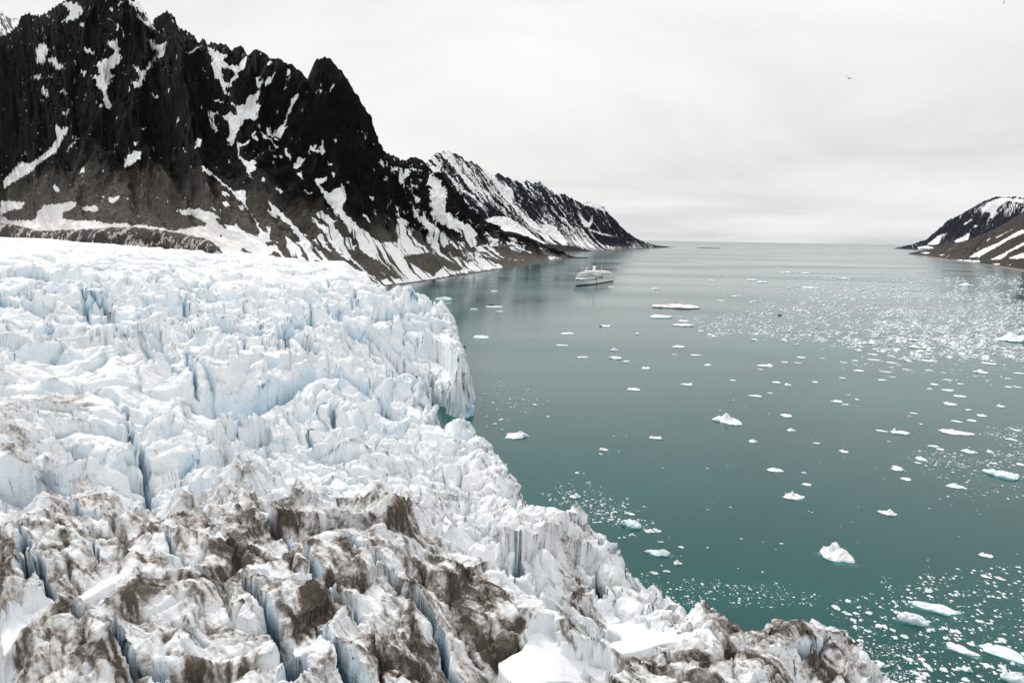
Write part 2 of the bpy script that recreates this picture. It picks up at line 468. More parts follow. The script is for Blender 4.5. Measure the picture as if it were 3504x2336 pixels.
dcell = (_r(worley((wx * math.cos(-0.6) + wy * math.sin(-0.6)) / 6.5, (-wx * math.sin(-0.6) + wy * math.cos(-0.6)) / 3.4, 69)[2], 5) - 0.5)
hh = rgh * (L1 * (z1 * mid) + L2 * z2 * (0.9 * mid) + L3 * z3 * (0.9 * mid + 0.1 * fg) + L4 * z4 * (1 - 0.6 * fg) + 5.5 * R1 * L1 * (1 - 0.5 * fg) + 1.5 * R2 * L2 * (1 - 0.7 * fg) + 0.25 * F3 * L3)
crk = rgh * (L1 * k1 * mid + L2 * k2 * (mid + 0.2 * fg) + L3 * k3 + L4 * k4)
hh = hh - crk
# foreground whalebacks with melt flutes running away from the crest
fx = (X * math.cos(0.9) + Y * math.sin(0.9)); fy = (-X * math.sin(0.9) + Y * math.cos(0.9))
wb = ridged(fx / 14 + 0.6 * gn(X / 13, Y / 13, 3), fy / 30, 91, 2, 0.40) - 0.5
fl = ridged(fx / 1.1 + 0.6 * gn(X / 2, Y / 2, 4), fy / 5.5, 95, 3, 0.5) - 0.55
lump = fbm(X / 3.2, Y / 3.2, 98, 4, 0.5)
hh = hh + fg * (1 - snowflat) * (4.0 * wb + zf - kf + 0.7 * zg - kg + 0.34 * fl * L4 + 0.26 * lump)
hh = hh + 0.10 * fbm(X / 0.7, Y / 0.7, 99, 3, 0.6) * L5 * (1 - 0.8 * snowflat)
hh = hh * (1 - 0.84 * snowflat)

# traced crevasses (pixel lines laid on the surface): (points, width m, depth m)
CREV = [(c6((1460, 385), (1560, 450), (1700, 530), (1780, 580), (1850, 680), (1930, 780), (2010, 900), (2060, 1040), (2110, 1122)), 1.0, 4.0),
        (c6((1190, 350), (1340, 460), (1410, 540), (1430, 610), (1500, 700), (1600, 770), (1650, 830)), 0.9, 2.4),
        (c6((1110, 640), (1190, 800), (1230, 860), (1290, 960), (1350, 1060), (1375, 1122)), 1.5, 6.0),
        (c6((1440, 850), (1500, 940), (1560, 1020), (1640, 1122)), 1.1, 4.0),
        (c6((280, 800), (380, 880), (490, 900), (560, 970), (650, 1050), (740, 1122)), 1.4, 5.0),
        (c6((80, 430), (115, 520), (125, 640), (120, 700)), 0.8, 5.0), (c6((150, 560), (190, 660), (260, 730), (340, 770)), 0.7, 4.0),
        (c6((300, 250), (380, 330), (440, 380)), 2.2, 8.0), (c6((430, 450), (440, 560), (470, 610)), 0.5, 4.0),
        (c6((790, 800), (860, 880), (960, 960)), 0.5, 3.0), (c6((750, 460), (800, 540), (900, 610), (1000, 650), (1090, 720)), 0.45, 2.5),
        (c5((600, 870), (610, 960), (640, 1050), (690, 1170), (725, 1240)), 3.0, 11.0), (c5((320, 990), (380, 1060), (420, 1110)), 2.0, 6.0),
        (c5((495, 365), (520, 430), (512, 525)), 6.0, 16.0), (c5((400, 320), (415, 440)), 5.0, 12.0),
        (c5((1225, 430), (1235, 500), (1250, 570)), 3.0, 12.0), (c5((1345, 480), (1372, 570)), 3.0, 12.0), (c5((1470, 370), (1480, 520)), 3.0, 12.0), (c5((1600, 430), (1618, 490)), 3.0, 10.0),
        (c5((880, 570), (900, 700), (930, 830)), 3.0, 11.0), (c5((1140, 515), (1165, 580)), 3, 10), (c5((770, 600), (782, 670)), 2.5, 8), (c5((1200, 665), (1220, 720)), 3, 10), (c5((1395, 690), (1430, 725)), 2.5, 8),
        (c5((1570, 870), (1590, 970)), 2.4, 9), (c5((1830, 1010), (1840, 1100)), 2.4, 9), (c5((1250, 900), (1130, 970), (1120, 1050), (1150, 1110)), 2.0, 8), (c5((1465, 960), (1480, 1010)), 2, 7), (c5((1690, 880), (1790, 890)), 2, 7),
        (e5((385, 700), (330, 850)), 2.6, 9), (e5((640, 640), (625, 720)), 1.8, 7), (e5((10, 200), (20, 350)), 4, 12), (e5((100, 200), (110, 260)), 3, 9), (e5((820, 700), (790, 1050)), 2, 6), (e5((230, 1330), (260, 1390)), 3, 9),
        (c5((1545, 240), (1560, 290)), 4, 10), (c5((1680, 320), (1690, 400)), 4, 10), (c5((930, 270), (945, 320)), 4, 9), (c5((670, 270), (680, 310)), 5, 9), (c5((740, 260), (730, 290)), 4, 8), (c5((870, 360), (875, 440)), 5, 12),
        (c5((475, 185), (475, 205)), 6, 8), (c5((255, 205), (257, 228)), 6, 8), (c5((815, 190), (822, 225)), 6, 8), (c5((545, 190), (545, 210)), 4, 6),
        (c7((320, 405), (335, 480)), 1.2, 8), (c7((648, 440), (655, 530)), 1.3, 9), (c7((1440, 880), (1520, 890)), 1.2, 3)]
crd = np.zeros(X.shape, np.float32); crb = np.zeros(X.shape, np.float32)
gz_by = lambda px, py: 0
def h_at(px, py):
    # march down the pixel's ray until it meets the broad surface
    d = ray(px, py); d = d / np.linalg.norm(d)
    lo = 30.0; z = 38.0
    for _ in range(6):
        k = (z - CAM_H) / min(d[2], -1e-4)
        x, y = d[0] * k, d[1] * k
        r = math.hypot(x, y); a = math.atan2(x, y)
        i = int(np.clip((math.log(max(r, 31)) - math.log(30)) / (math.log(2500) - math.log(30)) * (NR - 1), 0, NR - 1)); j = int(np.clip((math.degrees(a) + 50) / 94 * (len(AZ) - 1), 0, len(AZ) - 1))
        z = 0.5 * z + 0.5 * float(H0[i, j])
    return x, y, z
wj = 1.3 * gn(X / 2.2, Y / 2.2, 203) + 0.5 * gn(X / 1.3, Y / 1.3, 201) + 0.9 * gn(X / 4, Y / 4, 202)
for pts, wd, dp in CREV:
    if wd >= 2.0: wd, dp = wd * 0.66, dp * 0.62
    elif pts[0][1] > 1700: wd, dp = wd * 1.5, dp * 2.3
    q = np.array([h_at(*p)[:2] for p in pts])
    seglen = np.hypot(*(q[1:] - q[:-1]).T); tot = seglen.sum(); acc = 0
    pad = wd * 2 + 4
    rmin = max(np.hypot(*q.T).min() - pad, 30.5); rmax = np.hypot(*q.T).max() + pad
    i0 = int(np.clip(np.searchsorted(RR, rmin) - 1, 0, NR - 2)); i1 = int(min(np.searchsorted(RR, rmax) + 1, NR))
    sl_ = (slice(i0, i1), slice(None))
    best = np.full(X[sl_].shape, 1e9, np.float32); par = np.zeros_like(best)
    for k in range(len(q) - 1):
        a = q[k]; ab = q[k + 1] - a; l2 = (ab ** 2).sum()
        t = np.clip(((X[sl_] - a[0]) * ab[0] + (Y[sl_] - a[1]) * ab[1]) / l2, 0, 1)
        d = np.hypot(X[sl_] - a[0] - t * ab[0], Y[sl_] - a[1] - t * ab[1])
        c = d < best; best = np.where(c, d, best); par = np.where(c, (acc + t * seglen[k]) / tot, par); acc += seglen[k]
    wloc = wd * 0.5 * (0.35 + 0.65 * np.sin(np.clip(par, 0.02, 0.98) * np.pi) ** 0.6)
    if pts[-1][1] > 2300: wloc = wd * 0.5 * (0.25 + 0.75 * par)
    dd = best + wj[sl_] * wd * (0.42 if wd > 1.3 and pts[0][1] < 1700 else 0.22)
    prof = 1 - sstep(wloc * 0.35, wloc * 1.15, dd)
    crd[sl_] = np.maximum(crd[sl_], prof * dp); crb[sl_] = np.maximum(crb[sl_], 1 - sstep(wloc * 0.9, wloc * 1.5, dd))

# standing seracs: (tip px, tip py, tip height, flank slope, flat-top radius)
SER = [(800, 1572, 42.5, 1.25, 0.5), (850, 1588, 41.5, 1.5, 0.3), (620, 1690, 40, 1.3, 0.6), (1030, 1700, 38, 1.6, 0.3), (1398, 980, 44, 2.6, 3.0), (1354, 985, 38, 3.0, 1.5), (1470, 1004, 37, 3.0, 1.2), (1575, 1060, 35, 3.0, 1.6), (1602, 1112, 31, 2.0, 1.0),
       (1609, 1394, 33, 1.5, 0.8), (1570, 1430, 33, 1.5, 0.6), (1698, 1486, 31.5, 2.6, 1.2), (1773, 1572, 32, 2.2, 0.7), (1800, 1640, 30, 2.0, 1.0), (1990, 1712, 33.5, 2.0, 0.8), (1945, 1735, 32, 2.2, 0.7), (2085, 1790, 30.5, 1.8, 0.9),
       (1905, 1840, 30, 1.6, 1.0), (1860, 1890, 30, 1.5, 1.0), (2190, 1900, 28.5, 2.4, 1.5), (2100, 1850, 30, 1.8, 1.2), (1877, 1752, 25, 2.5, 1.5), (2560, 2066, 28, 0.5, 2.5), (2720, 2070, 27, 0.5, 2.2), (2925, 2125, 25.5, 1.6, 0.8),
       (1500, 1330, 33, 1.3, 0.8), (1450, 1260, 35, 1.3, 1.0), (1120, 1390, 36, 1.2, 2.2), (560, 1790, 40, 2.0, 0.3), (320, 1790, 39, 1.6, 0.3), (360, 1800, 38.5, 2.0, 0.3), (1290, 1660, 40, 1.4, 0.8), (300, 990, 53, 1.2, 6), (2960, 2280, 21.5, 1.3, 1.2), (2840, 2290, 21, 1.3, 1.0),
       (1220, 1655, 37, 1.8, 0.5), (930, 1620, 36, 1.5, 0.8), (1700, 1620, 31, 1.4, 1.0), (1640, 1540, 32, 1.3, 1.2), (1750, 1760, 30, 1.4, 1.0), (1640, 1870, 33, 1.4, 1.0)]
jag = 1.0 * gn(X / 2.4, Y / 2.4, 301) + 0.4 * gn(X / 0.9, Y / 0.9, 302) + 0.35 * (ridged(X / 1.6, Y / 1.6, 304, 3) - 0.5)
ser = np.full(X.shape, -99, np.float32)
for px, py, z, sl0, fr in SER:
    p = at(px, py, z)
    d = np.hypot((X - p[0]), (Y - p[1]) * 0.8)
    ser = np.maximum(ser, np.where(d < 40, z + 0.25 * jag - sl0 * np.maximum(d * (1 + 0.25 * jag) - fr, 0) ** 1.06, -99))

tw = sdist + 2.2 * gn(X / 14, Y / 14, 401) + 1.2 * gn(X / 4.5, Y / 4.5, 402) + 0.5 * gn(X / 1.5, Y / 1.5, 403)
near = 1 - sstep(8, 40, sdist)
surf = (H0 * (1 - near) + np.minimum(rz, H0 + 2) * near) + hh * (0.35 + 0.65 * sstep(0, 14, sdist)) * sstep(0, 3, sdist + 4)
surf = np.maximum(surf, ser + 0.6 * L3 * z3 + L4 * z4 + 0.9 * R2 - 0.5 * k3 + 0.35 * F3)
wd_ = np.clip(0.24 * rz, 3.0, 7.0)
tw = tw + 0.75 * wd_ + 0.9 * gn(X / 2.2, Y / 2.2, 404) + 0.6 * np.sin(tw * 2.4 + 4 * gn(X / 9, Y / 9, 405))
prof = sstep(0, 1, np.clip((tw + 1.0) / wd_, 0, 1)) * 0.62 + 0.38 * sstep(0, 1, np.clip((tw + 1.0) / (wd_ * 1.9), 0, 1))
Z = -4 + (surf + 4) * prof
Z = Z - crd * sstep(0, 3, tw)
# colour attributes
Z = Z.astype(np.float32)
gy_, gx_ = np.gradient(Z)
slope = np.hypot(gy_ / np.maximum(np.gradient(rr, axis=0), 1e-3), gx_ / (rr * (AZ[1] - AZ[0])))
lowp = (Z - surf - hh * 0)
am = sstep(0.7, 2.2, slope) * lod(2.6) * (0.35 + 0.65 * sstep(14, 0, sdist))
Xn = X + am * (1.5 * gn((X - Y) / 5.0, Z / 3.4, 411) + 0.6 * gn((X + Y) / 2.0, Z / 1.5, 413))
Yn = Y + am * (1.5 * gn((X + Y) / 5.0 + 9, Z / 3.4, 412) + 0.6 * gn((X - Y) / 2.0, Z / 1.5, 414))
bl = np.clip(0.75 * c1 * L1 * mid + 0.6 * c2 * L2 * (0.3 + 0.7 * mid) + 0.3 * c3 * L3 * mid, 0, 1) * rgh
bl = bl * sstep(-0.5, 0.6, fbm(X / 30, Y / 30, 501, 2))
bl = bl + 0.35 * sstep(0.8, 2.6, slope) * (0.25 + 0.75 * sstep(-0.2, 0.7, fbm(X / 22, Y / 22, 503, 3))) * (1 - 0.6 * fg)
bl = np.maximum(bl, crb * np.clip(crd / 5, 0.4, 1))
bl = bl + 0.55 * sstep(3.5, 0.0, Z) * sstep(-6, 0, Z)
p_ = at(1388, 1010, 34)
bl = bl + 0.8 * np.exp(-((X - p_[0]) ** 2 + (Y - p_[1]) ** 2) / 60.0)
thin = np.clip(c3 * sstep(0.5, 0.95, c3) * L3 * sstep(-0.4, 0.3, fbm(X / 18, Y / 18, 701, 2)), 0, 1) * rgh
deep = 0.95 * thin * sstep(2.4, 1.2, slope) + np.clip(crb * sstep(1.0 - 0.3 * fg, 6.0 - 3.2 * fg, crd), 0, 1) * (0.55 + 0.45 * fg) * (0.45 + 0.55 * sstep(-0.4, 0.3, gn(X / 3.5, Y / 3.5, 705))) + 0.8 * c1 * L1 * mid * rgh * sstep(0.7, 1, c1) + 0.6 * c2 * L2 * mid * rgh * sstep(0.75, 1, c2)  # thin dark crack lines, plus crevasse shade painted in with depth
dn = fbm(X / 5 + 0.5 * gn(X / 3, Y / 3, 601), Y / 5, 602, 5, 0.58)
dn2 = ridged(fx / 1.7 + 0.8 * gn(X / 4, Y / 4, 607), fy / 9, 605, 4, 0.6)
da = drt * 0.92 - 0.17 + 0.26 * dn + fg * (0.85 * (dn2 - 0.5) + 0.22 * (ridged(fx / 0.55, fy / 3.2, 611, 3, 0.6) - 0.5) * L4 + 0.17 * dcell + 0.30 * (1 - sstep(0.0, 0.25, ef)) - 0.10) + 0.03 * np.clip(hh, -3, 3)
da = da - 0.22 * sstep(1.3, 2.8, slope) * mid - 0.08 * sstep(1.8, 3.5, slope)
da = np.where(snowflat > 0.3, -0.3, da) - 0.3 * crb
q = grid_quads(NR, len(AZ), keep=(Z > -2.5))
v = np.stack([Xn, Yn, Z], -1).reshape(-1, 3)
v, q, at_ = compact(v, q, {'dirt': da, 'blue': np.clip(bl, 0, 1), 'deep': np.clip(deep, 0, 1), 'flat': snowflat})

def ice_mat():
    m, nt, b = new_mat('glacier_ice')
    g = N(nt, 'ShaderNodeNewGeometry'); P_ = g.outputs['Position']
    n_s = noise(nt, P_, 1.6, 5, 0.62); n_m = noise(nt, P_, 0.35, 5, 0.6, 0.6); n_l = noise(nt, P_, 0.05, 3)
    white = mixc(nt, n_m, (0.80, 0.83, 0.86), (0.91, 0.915, 0.92))
    bfac = M(nt, 'MULTIPLY', attr(nt, 'blue'), maprange(nt, n_m, 0.25, 0.7, 0.5, 1.15), clamp=True)
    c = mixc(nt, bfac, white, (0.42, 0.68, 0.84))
    c = mixc(nt, M(nt, 'MULTIPLY', attr(nt, 'deep'), 0.92), c, (0.035, 0.11, 0.19))  # dark blue of deep ice and crevasse shade, both put into the colour
    # faint grey melt streaks everywhere
    st = maprange(nt, noise(nt, P_, 0.55, 7, 0.74, 1.2), 0.56, 0.66)
    c = mixc(nt, M(nt, 'MULTIPLY', st, M(nt, 'MULTIPLY', maprange(nt, n_l, 0.4, 0.6, 0.25, 1.0), 0.42)), c, (0.32, 0.33, 0.34))
    df = M(nt, 'ADD', attr(nt, 'dirt'), M(nt, 'MULTIPLY', M(nt, 'SUBTRACT', n_s, 0.5), 0.9))
    grime = maprange(nt, df, 0.14, 0.52)
    mud = maprange(nt, df, 0.40, 0.74)
    c = mixc(nt, M(nt, 'MULTIPLY', grime, 0.66), c, (0.33, 0.275, 0.225))
    grit = noise(nt, P_, 7.0, 5, 0.75)
    mc = mixc(nt, maprange(nt, M(nt, 'ADD', M(nt, 'MULTIPLY', n_s, 0.4), M(nt, 'MULTIPLY', grit, 0.6)), 0.40, 0.62), (0.004, 0.0032, 0.0027), (0.115, 0.085, 0.060))
    c = mixc(nt, M(nt, 'MULTIPLY', mud, 0.93), c, mc)
    L(nt, c, b.inputs['Base Color'])
    b.inputs['Roughness'].default_value = 0.62
    b.inputs['Specular IOR Level'].default_value = 0.25
    h = M(nt, 'ADD', M(nt, 'MULTIPLY', noise(nt, P_, 3.0, 6, 0.65), 0.25), M(nt, 'MULTIPLY', n_m, 0.9))
    h = M(nt, 'MULTIPLY', h, maprange(nt, attr(nt, 'flat'), 0, 1, 1.0, 0.35))
    bump(nt, b, h, 0.75, 1.0)
    return m
ICE = ice_mat()
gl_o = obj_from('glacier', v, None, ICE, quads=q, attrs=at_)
tag(gl_o, 'crevassed white and blue glacier ice with brown dirt over the near humps', 'glacier', kind='structure')
print('glacier', len(v), len(q))
#@@MOUNTAINS
# =================================================================== MOUNTAINS
c1_ = cr_(1.5683, 0, 0)
a4 = cr_(3.92, 0, 0)
b5 = cr_(2.613, 0, 600)
m2 = cr_(3.136, 600, 100)
m3 = cr_(3.136, 600, 550)
m4 = cr_(2.6133, 1400, 500)
c2 = cr_(1.8092, 1000, 400)
c4 = cr_(1.9535, 2300, 600)

def rock_mat(name, rock, rock2, talus, snowc=(0.93, 0.935, 0.94), sc=1.0):
    m, nt, b = new_mat(name)
    g = N(nt, 'ShaderNodeNewGeometry'); P_ = g.outputs['Position']
    nf = noise(nt, P_, 0.11 * sc, 6, 0.68); nb = noise(nt, P_, 0.012 * sc, 4, 0.6, 0.5); ns = noise(nt, P_, 0.085 * sc, 5, 0.62, 0.3)
    c = mixc(nt, maprange(nt, nf, 0.3, 0.7), rock, rock2)
    tl = M(nt, 'ADD', attr(nt, 'talus'), M(nt, 'MULTIPLY', M(nt, 'SUBTRACT', nb, 0.5), 0.9))
    tcx = mixc(nt, maprange(nt, nf, 0.32, 0.68), tuple(x * 0.45 for x in talus), tuple(x * 1.5 for x in talus))
    c = mixc(nt, maprange(nt, tl, 0.18, 0.62), c, tcx)
    s = M(nt, 'ADD', attr(nt, 'snow'), M(nt, 'MULTIPLY', M(nt, 'SUBTRACT', ns, 0.5), 0.35))
    sf = maprange(nt, s, 0.44, 0.56)
    sc_ = mixc(nt, M(nt, 'MULTIPLY', maprange(nt, nb, 0.35, 0.65), attr(nt, 'tint')), snowc, (0.62, 0.52, 0.46))
    c = mixc(nt, sf, c, sc_)
    L(nt, c, b.inputs['Base Color'])
    b.inputs['Roughness'].default_value = 0.85
    b.inputs['Specular IOR Level'].default_value = 0.08
    h = M(nt, 'MULTIPLY', nf, M(nt, 'SUBTRACT', 1.0, M(nt, 'MULTIPLY', sf, 0.9)))
    bump(nt, b, h, 1.0, 14.0 / sc)
    return m

def loft(name, ridge, table, nc, nrow, amp, snow, dens, mat, back=(350, 320), seed=0, prof=1.35, foot_drop=14, gul=(130, 900), crest_noise=7.0, talus_h=0.35, tint=None, speck=0.0, spur=None, lateral=0.0, warp=1.0, bare=None, iso=0.45, rag=1.0):
    """Mountain side between a foot line and a ridge line; both are given as pixels with distances."""
    rp = np.array(ridge, float)
    tb = np.array(table, float)         # ridge_x, ridge_depth, foot_x, foot_y, foot_z
    seg = np.hypot(np.diff(rp[:, 0]), np.diff(rp[:, 1]) * 0.6); s = np.concatenate([[0], np.cumsum(seg)])
    # parameter along the table rows is the ridge arc length at that ridge x
    if rp[-1, 0] > rp[0, 0]: ts = np.interp(tb[:, 0], rp[:, 0], s)
    else: ts = np.interp(-tb[:, 0], -rp[:, 0], s)
    S = np.linspace(0, s[-1], nc)
    rx = np.interp(S, s, rp[:, 0]); ry = np.interp(S, s, rp[:, 1])
    rd = np.interp(S, ts, tb[:, 1])
    fpts = []
    for r in tb:
        k = (r[4] - CAM_H) / ray(r[2], r[3])[2]
        d = ray(r[2], r[3]); fpts.append([d[0] * k, d[1] * k, r[4]])
    fpts = np.array(fpts)
    F_ = np.stack([np.interp(S, ts, fpts[:, i]) for i in range(3)], -1)
    Rg = np.array([at_depth(a, b, c) for a, b, c in zip(rx, ry, rd)])
    run = np.hypot(*(Rg - F_)[:, :2].T)
    sm = np.concatenate([[0], np.cumsum(np.hypot(*np.diff(0.5 * (F_ + Rg)[:, :2], axis=0).T))])
    T = np.concatenate([np.linspace(-0.06, 1, nrow), 1 + np.linspace(0.02, 1, 14)])
    t = T[:, None]; tt = np.clip(t, 0, 1)
    f = F_[None]; r = Rg[None]
    Pp = f + (r - f) * tt[..., None]
    zf = tt ** prof
    Zb = f[..., 2] + (r[..., 2] - f[..., 2]) * zf
    below = np.clip(-t, 0, 1)
    dirp = (r - f)[..., :2]; dirp = dirp / np.linalg.norm(dirp, axis=-1, keepdims=True)
    Xb = Pp[..., 0] + 0 * t; Yb = Pp[..., 1] + 0 * t
    Xb = Xb - dirp[..., 0] * below * run * 0.8; Yb = Yb - dirp[..., 1] * below * run * 0.8
    Zb = Zb - below * foot_drop / 0.06
    over = np.clip(t - 1, 0, 1)
    Xb = Xb + dirp[..., 0] * over * back[0]; Yb = Yb + dirp[..., 1] * over * back[0]; Zb = Zb - over ** 1.2 * back[1]
    px, py = to_px(Xb, Yb, Zb)                  # reference position of every surface point
    u = sm[None, :] + 0 * t; vlen = run[None, :] * t
    uw = u + (60 * gn(u / 240, vlen / 190, seed + 1) + 22 * gn(u / 70, vlen / 60, seed + 3)) * warp + lateral * vlen
    rg = ridged(uw / gul[0], vlen / gul[1], seed + 2, 4, 0.52) - 0.5
    rg2 = ridged(uw / (gul[0] * 0.28), vlen / (gul[1] * 0.22), seed + 5, 4, 0.55) - 0.5
    rgb = ridged(u / 38 + gn(u / 90, vlen / 90, seed + 8), vlen / 42, seed + 9, 5, 0.58) - 0.5
    hgt_m = np.clip((Rg[:, 2] - F_[:, 2]) / 60.0, 0, 1)[None]
    env = hgt_m * np.clip(np.minimum(tt * 2.6, (1 - tt) * 7 + 0.05), 0, 1) * (t >= 0)
    cliff = sstep(talus_h * 0.7, talus_h * 1.5, tt + 0.12 * gn(u / 140, vlen / 200, seed + 4))
    big_ = ridged(u / 260 + 0.3 * gn(u / 200, vlen / 200, seed + 70), vlen / 300, seed + 71, 5, 0.55) - 0.5
    disp = amp * env * (iso * 2.2 * big_ + (1 - 0.4 * iso) * rg + 0.35 * rg2 * (0.35 + 0.65 * cliff)) + amp * 0.46 * rgb * cliff * np.clip(env * 1.5, 0, 1)
    slope_out = 0.75
    Xd = Xb - dirp[..., 0] * disp * slope_out; Yd = Yb - dirp[..., 1] * disp * slope_out; Zd = Zb + disp * 0.55
    cn = hgt_m * crest_noise * (fbm(u / 28, 0 * u + seed, seed + 20, 5, 0.62)) * sstep(0.8, 1.0, t) * (1 - sstep(1.0, 1.4, t))
    Zd = Zd + cn
    px, py = to_px(Xd, Yd, Zd)
    wa = 5 + 4 * cliff
    jx = wa * fbm(u / 22, vlen / 26, seed + 81, 3, 0.6) + 3 * gn(u / 6, vlen / 9, seed + 82); jy = wa * fbm(u / 22, vlen / 26, seed + 83, 3, 0.6) + 3 * gn(u / 6, vlen / 9, seed + 84)
    Ssn = snow.get(px + rag * jx, py + rag * jy); D = dens.get(px, py)
    # snow lying in gullies and streaks down the fall line
    stx = fbm(uw / (gul[0] * 0.16), vlen / (gul[1] * 0.30), seed + 30, 4, 0.6)
    stf = fbm(uw / (gul[0] * 0.05), vlen / (gul[1] * 0.07), seed + 40, 4, 0.6)
    val = 0.55 * stx + 0.35 * stf - 0.9 * rg - 0.5 * rg2
    val = val / 0.62
    sn = 0.5 + 0.55 * (val - (0.5 - D) * 3.4)
    pres = np.where(D < 0.03, 0, np.clip(sn, 0, 1))
    tr = np.clip(Ssn, 0, 1)
    edge = 0.30 * stf * (4 * np.clip(tr, 0, 1) * (1 - np.clip(tr, 0, 1)))
    total = np.where(Ssn < -0.02, np.clip(0.5 + Ssn * 1.2, 0, 1) * 1.0, np.maximum(tr + edge, pres))
    if bare is not None:
        Bz = bare.get(px, py); bn = fbm((u + 10 * gn(u / 60, vlen / 160, seed + 61)) / 11, vlen / 190, seed + 60, 3, 0.55)
        total = np.where(Bz > 0.03, np.minimum(total, np.clip(0.5 + 1.6 * (bn + (0.62 - Bz)), 0, 1)), total)
    if speck:
        sp = fbm(u / 34 + vlen / 50, vlen / 24 - u / 50, seed + 50, 5, 0.66)
        total = np.maximum(total, np.where(Ssn < -0.02, 0, sstep(0.50, 0.72, sp - 0.45 + speck * cliff)))
    q = grid_quads(len(T), nc)
    v = np.stack([Xd, Yd, Zd], -1).reshape(-1, 3)
    tal = np.clip(1 - tt / talus_h, 0, 1) ** 0.6 + 0 * u
    if tint is not None: ti = tint.get(px, py)
    else: ti = 0 * u
    o = obj_from(name, v, None, mat, quads=q, attrs={'snow': total, 'talus': tal, 'tint': ti})
    tag(o, kind='structure')
    return o, (Xb, Yb, Zb)

